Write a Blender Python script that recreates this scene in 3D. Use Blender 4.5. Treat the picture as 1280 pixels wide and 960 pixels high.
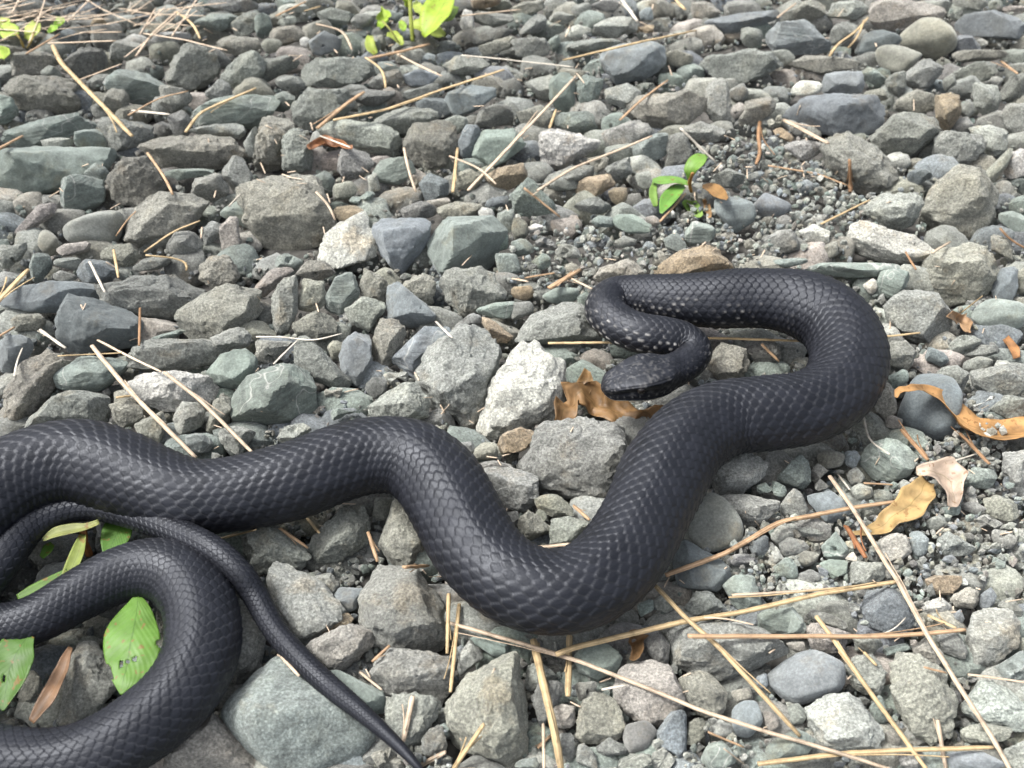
import bpy, bmesh, math, random
import numpy as np
from mathutils import Vector, Matrix

# ------------------------------------------------------------------ clear
for o in list(bpy.data.objects):
    bpy.data.objects.remove(o, do_unlink=True)
scene = bpy.context.scene
COL = scene.collection
random.seed(7)
RNG = np.random.default_rng(7)

# ------------------------------------------------------------------ camera
CAM_H = 0.50                      # metres above the gravel
PITCH = math.radians(44.0)        # looking down
HFOV = math.radians(54.0)
F = 640.0 / math.tan(HFOV / 2)    # focal length in photo pixels (photo 1280 x 960)
cam = bpy.data.objects.new('camera', bpy.data.cameras.new('camera'))
COL.objects.link(cam)
cam.location = (0, 0, CAM_H)
cam.rotation_euler = (math.pi / 2 - PITCH, 0, 0)
cam.data.sensor_fit = 'HORIZONTAL'
cam.data.angle = HFOV
cam.data.clip_start = 0.01
cam.data.clip_end = 1000.0
cam.data.dof.use_dof = True
cam.data.dof.focus_distance = 0.66
cam.data.dof.aperture_fstop = 12.0
scene.camera = cam

# ------------------------------------------------------------------ sky, sun, exposure (overcast)
SUN_EL, SUN_AZ = math.radians(60), math.radians(-84)   # azimuth from +Y (behind the snake), to the left
world = bpy.data.worlds.new('World')
scene.world = world
world.use_nodes = True
wn, wl = world.node_tree.nodes, world.node_tree.links
wn.clear()
wout = wn.new('ShaderNodeOutputWorld')
wbg = wn.new('ShaderNodeBackground')
wsky = wn.new('ShaderNodeTexSky')
wsky.sky_type = 'NISHITA'
wsky.sun_disc = False
wsky.sun_elevation = SUN_EL
wsky.sun_rotation = SUN_AZ
wsky.dust_density = 6.0
wsky.air_density = 1.0
whs = wn.new('ShaderNodeHueSaturation')
whs.inputs['Saturation'].default_value = 0.42          # cloud cover: a nearly grey sky
wl.new(wsky.outputs[0], whs.inputs['Color'])
wl.new(whs.outputs[0], wbg.inputs['Color'])
wbg.inputs['Strength'].default_value = 0.110
wl.new(wbg.outputs[0], wout.inputs[0])
sun = bpy.data.objects.new('sun', bpy.data.lights.new('sun', 'SUN'))
COL.objects.link(sun)
sun.data.energy = 1.5
sun.data.angle = math.radians(13)
sun.data.color = (1.0, 0.99, 0.965)
sd = Vector((math.sin(SUN_AZ) * math.cos(SUN_EL), math.cos(SUN_AZ) * math.cos(SUN_EL), math.sin(SUN_EL)))
sun.rotation_euler = sd.to_track_quat('Z', 'Y').to_euler()
sun.location = sd * 5
scene.view_settings.view_transform = 'Standard'
scene.view_settings.look = 'None'
scene.view_settings.exposure = 1.48
scene.view_settings.gamma = 1.0
scene.view_settings.use_curve_mapping = False
scene.render.engine = 'CYCLES'
scene.cycles.use_denoising = True
scene.cycles.max_bounces = 6

# ------------------------------------------------------------------ helpers
CAMP = np.array([0, 0, CAM_H])
RIGHT = np.array([1.0, 0, 0])
FWD = np.array([0, math.cos(PITCH), -math.sin(PITCH)])
UP = np.array([0, math.sin(PITCH), math.cos(PITCH)])


def ray(px, py):
    return RIGHT * ((px - 640) / F) + UP * ((480 - py) / F) + FWD


def at(px, py, z):
    """the point of height z that the photo shows at (px, py)"""
    d = ray(px, py)
    return CAMP + d * ((z - CAM_H) / d[2])


def project(P):
    q = P - CAMP
    dep = q @ FWD
    return 640 + F * (q @ RIGHT) / dep, 480 - F * (q @ UP) / dep, dep


def mpp(px, py, z):
    """metres per photo pixel there"""
    return float((at(px, py, z) - CAMP) @ FWD) / F


def srgb(r, g, b):
    f = lambda c: (c / 255 / 12.92) if c <= 10 else ((c / 255 + 0.055) / 1.055) ** 2.4
    return np.array([f(r), f(g), f(b)])


_H = RNG.permutation(4096)
_HV = RNG.uniform(-1, 1, 4096)


def vnoise(p):
    """smooth value noise, p (n,3) -> (-1..1)"""
    i = np.floor(p).astype(np.int64)
    f = p - i
    f = f * f * (3 - 2 * f)

    def h(x, y, z):
        return _HV[_H[(_H[(_H[x & 4095] + y) & 4095] + z) & 4095]]
    r = 0
    for dx in (0, 1):
        for dy in (0, 1):
            for dz in (0, 1):
                w = (f[:, 0] if dx else 1 - f[:, 0]) * (f[:, 1] if dy else 1 - f[:, 1]) * (f[:, 2] if dz else 1 - f[:, 2])
                r = r + w * h(i[:, 0] + dx, i[:, 1] + dy, i[:, 2] + dz)
    return r


ICO = {}


def ico(level):
    if level not in ICO:
        bm = bmesh.new()
        bmesh.ops.create_icosphere(bm, subdivisions=level, radius=1)
        v = np.array([x.co[:] for x in bm.verts])
        f = np.array([[x.index for x in t.verts] for t in bm.faces])
        bm.free()
        ICO[level] = (v / np.linalg.norm(v, axis=1)[:, None], f)
    return ICO[level]


def make_mesh(name, verts, faces, mat=None, smooth=True, attrs=None, sharp=0):
    """faces: (n,3) or (n,4) int array"""
    verts = np.asarray(verts, dtype=np.float32)
    faces = np.asarray(faces, dtype=np.int32)
    k = faces.shape[1]
    me = bpy.data.meshes.new(name)
    me.vertices.add(len(verts))
    me.vertices.foreach_set('co', verts.ravel())
    me.loops.add(faces.size)
    me.loops.foreach_set('vertex_index', faces.ravel())
    me.polygons.add(len(faces))
    me.polygons.foreach_set('loop_start', np.arange(0, faces.size, k, dtype=np.int32))
    me.polygons.foreach_set('loop_total', np.full(len(faces), k, dtype=np.int32))
    me.polygons.foreach_set('use_smooth', np.full(len(faces), smooth))
    for an, arr in (attrs or {}).items():
        arr = np.asarray(arr, dtype=np.float32)
        if arr.ndim == 1:
            a = me.attributes.new(an, 'FLOAT', 'POINT')
            a.data.foreach_set('value', arr)
        else:
            a = me.attributes.new(an, 'FLOAT_COLOR', 'POINT')
            a.data.foreach_set('color', np.c_[arr, np.ones(len(arr), dtype=np.float32)].astype(np.float32).ravel())
    me.update(calc_edges=True)
    me.validate()
    if sharp:
        me.set_sharp_from_angle(angle=math.radians(sharp))
    if mat:
        me.materials.append(mat)
    return me


def link(name, me, parent=None, loc=None, label=None, cat=None, group=None, kind=None, color=None):
    o = bpy.data.objects.new(name, me)
    COL.objects.link(o)
    if loc is not None:
        o.location = loc
    if parent:
        o.parent = parent
    if label:
        o['label'] = label
    if cat:
        o['category'] = cat
    if group:
        o['group'] = group
    if kind:
        o['kind'] = kind
    if color is not None:
        o.color = (*[float(c) for c in color], 1.0)
    return o


# ------------------------------------------------------------------ materials
def nodes(name):
    m = bpy.data.materials.new(name)
    m.use_nodes = True
    nt = m.node_tree
    b = nt.nodes['Principled BSDF']

    def N(t, **kw):
        n = nt.nodes.new(t)
        for k, v in kw.items():
            if k in n.inputs:
                n.inputs[k].default_value = v
            else:
                setattr(n, k, v)
        return n

    def L(a, c):
        nt.links.new(a, c)
    return m, nt, b, N, L


def ramp(N, stops):
    r = N('ShaderNodeValToRGB')
    e = r.color_ramp.elements
    while len(e) < len(stops):
        e.new(0.5)
    for q, (p, c) in zip(e, stops):
        q.position = p
        q.color = (c, c, c, 1) if isinstance(c, (int, float)) else (*c, 1)
    return r


def mixc(N, L, mode, a, bb, fac):
    m = N('ShaderNodeMix', data_type='RGBA', blend_type=mode, clamp_result=False)
    for s, v in ((m.inputs[6], a), (m.inputs[7], bb), (m.inputs[0], fac)):
        if hasattr(v, 'links'):
            L(v, s)
        elif isinstance(v, (int, float)):
            s.default_value = v
        else:
            s.default_value = (*v, 1)
    return m.outputs[2]


def rock_material(name, source, grain=1.0, bump=1.0, rough=0.85, strata=False):
    m, nt, b, N, L = nodes(name)
    tc = N('ShaderNodeTexCoord')
    if source == 'object':
        oi = N('ShaderNodeObjectInfo')
        base = oi.outputs['Color']
        add = N('ShaderNodeVectorMath', operation='ADD')
        mul = N('ShaderNodeVectorMath', operation='SCALE')
        comb = N('ShaderNodeCombineXYZ')
        L(oi.outputs['Random'], comb.inputs[0])
        L(oi.outputs['Random'], comb.inputs[2])
        L(comb.outputs[0], mul.inputs[0])
        mul.inputs['Scale'].default_value = 7.0
        L(tc.outputs['Object'], add.inputs[0])
        L(mul.outputs[0], add.inputs[1])
        vec = add.outputs[0]
    else:
        at_ = N('ShaderNodeAttribute', attribute_name='tint')
        base = at_.outputs['Color']
        vec = tc.outputs['Object']
    # broad blotches, warm stains, grains light and dark
    n1 = N('ShaderNodeTexNoise', Scale=70.0, Detail=7.0, Roughness=0.70)
    L(vec, n1.inputs['Vector'])
    r1 = ramp(N, [(0.30, 0.64), (0.5, 0.97), (0.70, 1.32)])
    L(n1.outputs[0], r1.inputs[0])
    c = mixc(N, L, 'MULTIPLY', base, r1.outputs[0], 1.0)
    n2 = N('ShaderNodeTexNoise', Scale=38.0, Detail=3.0, Roughness=0.6)
    mp = N('ShaderNodeMapping')
    mp.inputs['Location'].default_value = (3.1, 1.7, 9.2)
    L(vec, mp.inputs[0])
    L(mp.outputs[0], n2.inputs['Vector'])
    r2 = ramp(N, [(0.52, 0.0), (0.70, 0.55)])
    L(n2.outputs[0], r2.inputs[0])
    c = mixc(N, L, 'MULTIPLY', c, (1.03, 0.99, 0.91), r2.outputs[0])
    n3 = N('ShaderNodeTexNoise', Scale=620.0, Detail=2.0, Roughness=0.7)
    L(vec, n3.inputs['Vector'])
    r3 = ramp(N, [(0.30, 1 - 0.45 * grain), (0.5, 1.0), (0.68, 1 + 0.58 * grain)])
    L(n3.outputs[0], r3.inputs[0])
    c = mixc(N, L, 'MULTIPLY', c, r3.outputs[0], 1.0)
    v = N('ShaderNodeTexVoronoi', Scale=420.0)
    L(vec, v.inputs['Vector'])
    r4 = ramp(N, [(0.0, 1.0), (0.16, 0.0)])
    L(v.outputs['Distance'], r4.inputs[0])
    n5 = N('ShaderNodeTexNoise', Scale=90.0, Detail=1.0)
    L(vec, n5.inputs['Vector'])
    r5 = ramp(N, [(0.50, 0.0), (0.66, 0.50 * grain)])
    L(n5.outputs[0], r5.inputs[0])
    mm = N('ShaderNodeMath', operation='MULTIPLY')
    L(r4.outputs[0], mm.inputs[0])
    L(r5.outputs[0], mm.inputs[1])
    c = mixc(N, L, 'MIX', c, (0.55, 0.55, 0.52), mm.outputs[0])
    # rust-brown stains and, in the layered stones, thin pale veins
    n6 = N('ShaderNodeTexNoise', Scale=24.0, Detail=6.0, Roughness=0.7)
    mp6 = N('ShaderNodeMapping')
    mp6.inputs['Location'].default_value = (11.3, 5.1, 2.7)
    L(vec, mp6.inputs[0])
    L(mp6.outputs[0], n6.inputs['Vector'])
    r6 = ramp(N, [(0.57, 0.0), (0.66, 0.40)])
    L(n6.outputs[0], r6.inputs[0])
    c = mixc(N, L, 'MULTIPLY', c, (1.02, 0.80, 0.56) if not strata else (0.80, 0.90, 0.88), r6.outputs[0])
    if strata:
        n7 = N('ShaderNodeTexNoise', Scale=30.0, Detail=2.0, Distortion=0.6)
        mp7 = N('ShaderNodeMapping')
        mp7.inputs['Scale'].default_value = (1.0, 0.5, 0.7)
        mp7.inputs['Rotation'].default_value = (0.4, 0.9, 0.3)
        L(vec, mp7.inputs[0])
        L(mp7.outputs[0], n7.inputs['Vector'])
        r7 = ramp(N, [(0.494, 0.0), (0.5, 0.7), (0.506, 0.0)])
        L(n7.outputs[0], r7.inputs[0])
        c = mixc(N, L, 'MIX', c, (0.50, 0.50, 0.46), r7.outputs[0])
    # relief
    nb = N('ShaderNodeTexNoise', Scale=130.0, Detail=8.0, Roughness=0.72)
    L(vec, nb.inputs['Vector'])
    hgt = nb.outputs[0]
    if strata:
        mp2 = N('ShaderNodeMapping')
        mp2.inputs['Rotation'].default_value = (0.5, 0.35, 0.2)
        mp2.inputs['Scale'].default_value = (0.12, 0.12, 1.6)
        L(vec, mp2.inputs[0])
        ns = N('ShaderNodeTexNoise', Scale=230.0, Detail=4.0, Roughness=0.6)
        L(mp2.outputs[0], ns.inputs['Vector'])
        ad = N('ShaderNodeMath', operation='ADD')
        L(nb.outputs[0], ad.inputs[0])
        L(ns.outputs[0], ad.inputs[1])
        hgt = ad.outputs[0]
        rs = ramp(N, [(0.35, 0.78), (0.65, 1.2)])
        L(ns.outputs[0], rs.inputs[0])
        c = mixc(N, L, 'MULTIPLY', c, rs.outputs[0], 1.0)
    bp = N('ShaderNodeBump', Strength=min(1.0, 0.95 * bump), Distance=0.0042 * max(bump, 0.6))
    L(hgt, bp.inputs['Height'])
    L(bp.outputs[0], b.inputs['Normal'])
    L(c, b.inputs['Base Color'])
    b.inputs['Roughness'].default_value = rough
    b.inputs['Diffuse Roughness'].default_value = 0.9
    b.inputs['Sheen Weight'].default_value = 0.18       # dusty sheen, added to brighten far stones seen at a grazing angle
    b.inputs['Sheen Roughness'].default_value = 0.5
    b.inputs['Sheen Tint'].default_value = (0.93, 0.96, 0.95, 1)
    b.inputs['Specular IOR Level'].default_value = 0.35
    return m


M_ROUGH = rock_material('rock_rough', 'object', 1.0, 1.25, 0.9)
M_FINE = rock_material('rock_fine', 'object', 0.45, 0.5, 0.72)
M_SLATE = rock_material('rock_slate', 'object', 0.5, 0.8, 0.75, strata=True)
M_GRAVEL = rock_material('rock_gravel', 'tint', 0.8, 0.9, 0.88)


def dry_material(name, streak=True):
    m, nt, b, N, L = nodes(name)
    oi = N('ShaderNodeObjectInfo')
    tc = N('ShaderNodeTexCoord')
    at_ = N('ShaderNodeAttribute', attribute_name='across')
    n1 = N('ShaderNodeTexNoise', Scale=95.0, Detail=5.0, Roughness=0.7)
    L(tc.outputs['Object'], n1.inputs['Vector'])
    r1 = ramp(N, [(0.3, 0.45), (0.5, 0.95), (0.75, 1.2)])
    L(n1.outputs[0], r1.inputs[0])
    c = mixc(N, L, 'MULTIPLY', oi.outputs['Color'], r1.outputs[0], 1.0)
    w = N('ShaderNodeMath', operation='SINE')
    ml = N('ShaderNodeMath', operation='MULTIPLY')
    ml.inputs[1].default_value = 38.0
    L(at_.outputs['Fac'], ml.inputs[0])
    L(ml.outputs[0], w.inputs[0])
    r2 = ramp(N, [(0.0, 0.70), (1.0, 1.08)])
    mr = N('ShaderNodeMapRange')
    mr.inputs['From Min'].default_value = -1
    L(w.outputs[0], mr.inputs[0])
    L(mr.outputs[0], r2.inputs[0])
    c = mixc(N, L, 'MULTIPLY', c, r2.outputs[0], 1.0)
    L(c, b.inputs['Base Color'])
    b.inputs['Roughness'].default_value = 0.6
    b.inputs['Specular IOR Level'].default_value = 0.3
    return m


M_STRAW = dry_material('dry_straw')


def leaf_material(name, spots=0.0, blotch=0.7):
    m, nt, b, N, L = nodes(name)
    oi = N('ShaderNodeObjectInfo')
    tc = N('ShaderNodeTexCoord')
    ac = N('ShaderNodeAttribute', attribute_name='across')
    al = N('ShaderNodeAttribute', attribute_name='along')
    n1 = N('ShaderNodeTexNoise', Scale=90.0, Detail=4.0)
    L(tc.outputs['Object'], n1.inputs['Vector'])
    r1 = ramp(N, [(0.3, blotch), (0.6, 1.0), (0.8, 1.15)])
    L(n1.outputs[0], r1.inputs[0])
    c = mixc(N, L, 'MULTIPLY', oi.outputs['Color'], r1.outputs[0], 1.0)
    # midrib and side veins
    ab = N('ShaderNodeMath', operation='ABSOLUTE')
    L(ac.outputs['Fac'], ab.inputs[0])
    r2 = ramp(N, [(0.0, 1.0), (0.05, 0.0)])
    L(ab.outputs[0], r2.inputs[0])
    c = mixc(N, L, 'MULTIPLY', c, (0.62, 0.66, 0.55), r2.outputs[0])
    m1 = N('ShaderNodeMath', operation='MULTIPLY')
    m1.inputs[1].default_value = 0.35
    L(ab.outputs[0], m1.inputs[0])
    m2 = N('ShaderNodeMath', operation='SUBTRACT')
    L(al.outputs['Fac'], m2.inputs[0])
    L(m1.outputs[0], m2.inputs[1])
    m3 = N('ShaderNodeMath', operation='MULTIPLY')
    m3.inputs[1].default_value = 75.0
    L(m2.outputs[0], m3.inputs[0])
    m4 = N('ShaderNodeMath', operation='SINE')
    L(m3.outputs[0], m4.inputs[0])
    bp = N('ShaderNodeBump', Strength=0.10, Distance=0.0004)
    L(m4.outputs[0], bp.inputs['Height'])
    L(bp.outputs[0], b.inputs['Normal'])
    if spots:
        v = N('ShaderNodeTexNoise', Scale=230.0, Detail=2.0)
        L(tc.outputs['Object'], v.inputs['Vector'])
        r3 = ramp(N, [(0.63, 0.0), (0.68, spots)])
        L(v.outputs[0], r3.inputs[0])
        c = mixc(N, L, 'MIX', c, (0.20, 0.10, 0.035), r3.outputs[0])
    L(c, b.inputs['Base Color'])
    b.inputs['Roughness'].default_value = 0.5
    b.inputs['Specular IOR Level'].default_value = 0.4
    tr = N('ShaderNodeBsdfTranslucent')
    L(c, tr.inputs['Color'])
    mx = N('ShaderNodeMixShader')
    mx.inputs[0].default_value = 0.25
    L(b.outputs[0], mx.inputs[1])
    L(tr.outputs[0], mx.inputs[2])
    L(mx.outputs[0], nt.nodes['Material Output'].inputs[0])
    return m


M_LEAF = leaf_material('green_leaf', 0.7)
M_DEAD = leaf_material('dead_leaf', 0.6, 0.42)
# ------------------------------------------------------------------ the stones seen in the photograph
# outline of each stone, colour letter first; every block is read off one enlarged piece of the photo (origin, x4)
CROPS = {'A': (0, 0), 'B': (320, 0), 'C': (640, 0), 'D': (960, 0), 'E': (0, 240), 'F': (320, 240), 'G': (640, 200),
         'H': (960, 240), 'I': (0, 380), 'J': (320, 360), 'K': (960, 460), 'L': (800, 560), 'M': (960, 720),
         'N': (760, 720), 'O': (560, 720), 'P': (560, 500), 'Q': (280, 720), 'R': (280, 500), 'S': (0, 500), 'T': (0, 720)}
STONE_DATA = {
'A': '''O 30,400 130,380 400,400 420,500 370,570 150,545 80,510
D 300,320 430,240 510,260 530,320 490,370 380,395 310,370
O 50,290 120,260 270,265 290,300 200,370 60,380
G 210,370 260,330 300,360 310,390 240,390
T 530,420 620,355 745,355 825,430 830,500 700,525 640,500
O 530,500 560,445 620,460 645,530 600,560 520,540
G 830,340 870,260 960,220 1040,250 1090,330 1080,400 1000,450 900,440 840,400
D 1030,240 1090,250 1150,310 1140,340 1090,345
G 1110,390 1180,320 1280,260 1330,330 1280,420 1190,450 1120,430
T 980,560 1010,510 1380,480 1390,560 1350,600 1250,640 1010,640
G 1030,470 1100,400 1150,430 1160,490 1060,505
T 20,660 200,590 340,570 460,610 470,650 260,690 120,740 40,720
L 210,700 280,690 370,700 370,740 220,745
T 380,665 480,650 530,720 500,745 380,740
G 480,670 560,590 740,590 760,640 700,730 580,760 500,700
T 0,790 40,750 300,740 540,760 560,820 420,860 300,950 150,970 0,940
O 550,880 620,800 720,790 760,840 830,920 800,1010 680,1040 580,1000 540,940
O 710,740 760,695 960,680 1200,700 1210,750 1080,840 900,850 820,840
L 960,665 1080,630 1190,620 1220,670 1200,695 1000,685
T 830,860 1040,845 1060,860 920,900 840,890
G 960,900 1100,870 1140,930 1100,1010 980,980
G 1115,850 1160,785 1210,790 1260,880 1200,960 1130,940
G 1220,700 1280,640 1300,760 1270,780 1230,770
T 310,950 340,880 500,910 520,1000 400,1060 310,1020
T 420,865 480,820 540,850 530,910 440,900
D 1035,0 1280,0 1280,50 1100,70 1040,30
T 980,120 1060,70 1190,70 1150,120 1080,155 980,160
G 1160,130 1240,60 1300,70 1290,160 1190,180
W 760,190 800,160 930,165 950,185 860,210 770,215
G 550,260 590,210 680,205 720,260 640,300 560,300
T 0,480 60,500 90,550 60,600 0,620
O 1090,210 1140,180 1280,190 1300,240 1180,275 1100,250
B 270,190 340,145 390,170 380,205 290,210
R 455,110 500,90 530,120 520,150 460,145
D 80,30 170,0 250,10 250,40 160,80 90,70
G 810,430 930,450 960,500 870,560 800,510
G 840,590 900,555 960,600 950,650 870,680''',
'B': '''D 0,300 140,280 210,300 190,350 60,410 0,410
G 230,340 290,290 500,290 580,330 560,380 460,430 340,435 250,410
G 190,520 260,445 450,450 480,520 400,600 260,650 190,610
G 100,400 180,380 240,430 190,460 110,440
G 70,510 150,460 190,500 150,560 90,560
O 0,640 60,590 150,590 190,640 190,720 140,860 0,860
G 130,740 200,650 280,750 290,830 200,870 150,860
L 320,660 420,600 600,620 690,680 720,740 690,780 480,740 350,700
O 745,720 800,630 930,610 1000,650 1000,720 940,830 850,850 780,810
G 410,800 450,745 560,755 580,800 540,880 440,900 415,860
T 590,860 640,790 760,790 790,850 700,920 620,910
G 600,600 760,540 900,560 880,620 780,680 680,690
B 950,480 1090,430 1190,440 1190,480 1060,575 960,570
D 1100,560 1160,525 1240,540 1280,600 1280,630 1110,630
B 1010,720 1050,630 1120,640 1100,730 1080,790 1030,780
T 1090,750 1130,660 1280,650 1340,720 1280,770 1160,830 1090,800
G 940,610 1000,580 1055,590 1050,640 1000,670
O 75,190 100,135 210,130 240,180 200,215 110,225
Or 30,235 60,195 125,200 125,250 60,265
W 220,200 250,185 270,200 255,240 225,225
B 270,220 350,160 420,170 410,250 330,275 280,260
L 110,100 190,80 200,120 120,130
G 310,70 380,40 480,70 470,120 330,110
L 1080,110 1110,65 1270,60 1280,110 1160,140
W 1020,120 1040,50 1080,60 1090,150 1040,160
D 1090,180 1180,140 1280,150 1200,210 1100,230
O 1120,240 1280,185 1290,240 1200,270 1140,275
R 1080,-20 1220,-20 1210,30 1100,40
G 940,330 980,280 1100,290 1160,340 1080,370 980,370
G 570,410 620,370 700,350 730,400 700,440 590,440
B 740,380 800,350 890,350 910,390 830,430 760,430
D 480,480 560,450 680,460 690,490 600,530 520,520
G 740,470 870,420 920,430 890,490 800,500
G 0,920 60,885 200,890 240,940 150,1000 0,1010
T 250,930 330,860 390,890 380,960 290,1000
O 390,930 470,910 510,950 460,990 390,1000
R 1150,880 1260,820 1350,830 1340,900 1270,950 1190,940
B 820,900 870,870 960,900 950,990 860,1000
O 980,870 1080,850 1140,880 1080,950 990,930
G 560,890 600,870 620,960 570,960
T 0,70 60,70 80,150 30,190 0,180
G 480,80 560,70 580,110 520,140 480,120''',
'C': '''W 145,680 190,650 330,665 430,700 410,750 230,840 150,800
L 460,660 640,605 700,660 620,720 470,745
T 215,620 240,570 360,560 420,610 410,670 300,660
B 450,330 510,230 700,215 760,250 750,320 680,380 520,420 470,380
O 590,540 700,470 860,460 970,510 960,590 850,620 740,645 670,600
L 470,450 580,420 630,440 640,500 560,540 490,510
T 315,420 370,380 450,400 440,480 365,560 320,490
T 190,400 280,370 310,420 310,540 230,560 200,500
O 30,570 130,530 210,600 150,680 60,640
R 605,135 700,125 705,160 610,165
L 410,140 510,85 620,95 600,150 500,190 420,175
W 270,150 330,125 390,150 370,180 290,185
G 280,215 400,195 530,195 540,220 400,265 300,250
B 980,100 1140,75 1330,55 1330,90 1110,160 1030,170
G 950,280 1060,250 1280,250 1340,300 1280,350 1150,420 1080,400 990,350
P 900,20 1000,10 1040,60 960,100 900,70
O 770,270 830,250 900,280 900,320 800,330
G 970,450 1060,400 1085,470 1110,600 1060,640 980,590
O 1140,600 1180,510 1300,490 1310,560 1200,630
Gr 1090,460 1150,420 1180,470 1150,505 1090,490
P 1090,540 1130,515 1170,530 1140,590 1100,580
G 850,640 950,610 1050,645 1060,690 960,710 880,680
T 610,740 760,670 770,790 690,800 620,780
G 775,690 860,670 900,750 890,830 775,830
O 380,800 470,780 480,830 420,860
G 170,890 300,830 400,850 390,890 250,950 190,940
G 80,100 120,75 170,80 165,140 100,175 40,170
G 0,200 180,190 180,270 90,300 0,290
T 185,200 230,180 240,220 210,260 185,250
G 200,70 270,60 310,90 250,120 190,110
G 300,40 380,15 400,60 330,85
D 390,30 480,0 540,20 510,60 420,60
O 0,20 130,0 160,40 80,75 0,70
G 1150,160 1230,140 1250,200 1200,240 1150,220
B 640,60 690,40 705,100 650,100
G 480,830 580,790 600,850 530,900 470,870
G 620,880 680,860 700,930 640,940''',
'D': '''B 0,170 60,110 170,105 280,190 300,250 200,275 60,260 0,230
O 130,30 170,0 290,0 270,60 190,105 130,90
L 290,80 320,20 420,0 490,60 420,95
P 510,70 540,10 800,0 870,50 760,90 680,130 590,150 520,110
Or 670,170 740,110 830,95 930,120 935,200 860,280 770,290 700,240
B 945,130 1010,70 1130,55 1230,90 1280,130 1240,190 1130,180 950,170
Or 545,290 580,240 660,230 760,280 740,310 680,320 670,380 600,360
X 450,230 500,170 640,155 660,200 590,270 490,290
G 310,160 370,110 430,110 440,170 360,220 300,220
G 680,380 760,310 860,300 870,360 800,430 720,440 680,420
O 930,280 980,250 1160,255 1185,285 1120,300 960,310
G 930,370 1010,315 1130,310 1140,360 1090,410 960,400
O 120,330 200,280 320,290 450,310 440,340 290,370 150,345
B 270,440 310,370 430,360 470,410 470,465 360,470 280,470
X 90,580 160,485 330,475 500,480 570,540 540,610 450,670 320,680 190,620
Wr 120,450 170,405 250,405 265,440 200,478 130,470
G 515,680 560,610 680,570 800,580 850,650 790,720 700,810 620,800 560,740
O 640,500 740,450 820,470 830,560 740,565 660,560
R 840,480 930,470 960,560 900,650 850,650 840,570
L 1030,420 1140,430 1160,490 1130,590 1060,570 1030,500
G 830,720 870,680 1000,660 1080,740 1020,800 880,820 830,780
L 1010,660 1110,630 1190,660 1190,740 1120,780 1095,730
O 275,740 360,670 440,710 560,780 640,860 640,940 480,960 420,940 300,830
L 90,730 180,700 270,720 260,780 200,800 130,760
R 30,650 80,640 130,690 110,710
W 1170,830 1210,770 1280,750 1330,850 1280,890 1200,890
O 768,1100 820,940 940,840 1060,860 1140,980 1100,1140 960,1200 840,1180
G 1160,580 1180,520 1290,520 1300,690 1220,690
O 1090,870 1210,750 1215,790 1130,900 1110,910
X 700,880 780,825 820,870 750,920 710,910
G 0,275 90,250 130,280 90,330 20,320
G 590,390 675,360 685,430 640,490 600,460
O 480,465 580,445 600,480 540,510
D 875,400 920,370 940,420 885,450
T 460,350 520,340 590,410 530,425 470,390
G 1210,390 1300,370 1300,500 1190,510 1160,470
O 0,600 60,575 70,620 10,640
G 960,550 1000,500 1030,560 975,590
L 930,0 1100,-10 1080,45 990,30
P 1180,30 1290,30 1290,55 1190,60''',
'E': '''Gr 330,210 400,110 550,100 610,150 580,220 470,265 370,250
O 640,190 700,90 820,10 960,10 1030,60 1010,140 900,220 740,275 670,240
P 80,190 200,80 270,60 280,110 180,170 110,205
Or 190,230 230,195 280,220 290,280 230,320 195,300
T 150,370 190,310 240,315 260,380 210,450 160,430
G 270,360 300,330 400,330 400,390 340,390
G 270,430 310,395 380,420 380,450 290,450
B 390,390 430,340 520,350 590,400 540,450 420,450
O 510,320 560,270 660,260 690,310 640,380 540,350
P 290,300 340,260 440,250 450,290 340,320
G 840,270 880,210 980,200 1010,240 990,320 880,330
G 1000,190 1050,150 1130,160 1100,230 1030,260
P 1100,190 1150,130 1190,160 1200,310 1130,320
O 1000,380 1040,320 1150,320 1190,400 1160,460 1050,480 1000,430
Xs 20,540 130,460 350,450 480,480 490,550 300,600 150,600 40,600
D 500,530 560,470 720,420 900,420 1030,480 1010,540 900,640 760,635 640,590 520,580
O 890,660 930,570 1150,470 1280,490 1300,600 1100,740 980,760 910,700
X 295,650 310,570 350,520 400,575 620,590 720,630 690,740 640,790 330,800 295,740
O 60,640 110,610 200,615 225,650 190,700 90,690
T 740,745 890,690 920,700 790,760
G 650,800 780,740 1050,740 1130,790 1000,850 830,890 700,890
G 1060,735 1180,680 1250,700 1250,760 1140,790
B 0,730 90,720 160,750 100,860 0,900
G 0,300 130,260 110,340 40,380 0,370
G 670,345 760,325 860,340 860,380 670,395
T 1110,110 1200,50 1290,80 1290,190 1200,130''',
'I': '''O 0,540 130,290 240,240 340,290 270,400 130,590 0,610
T 280,350 390,270 580,270 640,330 560,430 380,440 290,430
W 640,390 720,360 900,340 1060,390 1090,440 1040,490 880,530 760,490 680,450
T 1040,330 1110,260 1210,230 1280,290 1270,350 1170,420 1080,410
T 1160,500 1240,370 1400,310 1550,345 1570,540 1400,595 1200,590
G 130,600 230,490 400,440 530,470 540,550 500,620 130,640
O 550,500 620,480 700,520 710,600 620,620 560,560
L 870,590 900,510 990,495 1020,560 1000,610 910,655
O 680,610 800,540 830,600 800,680 740,690
T 930,680 1000,650 1060,690 1030,740 960,750
L 1100,640 1210,615 1270,650 1200,750 1130,720
O 1070,490 1140,470 1160,540 1050,640 1035,600''',
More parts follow.
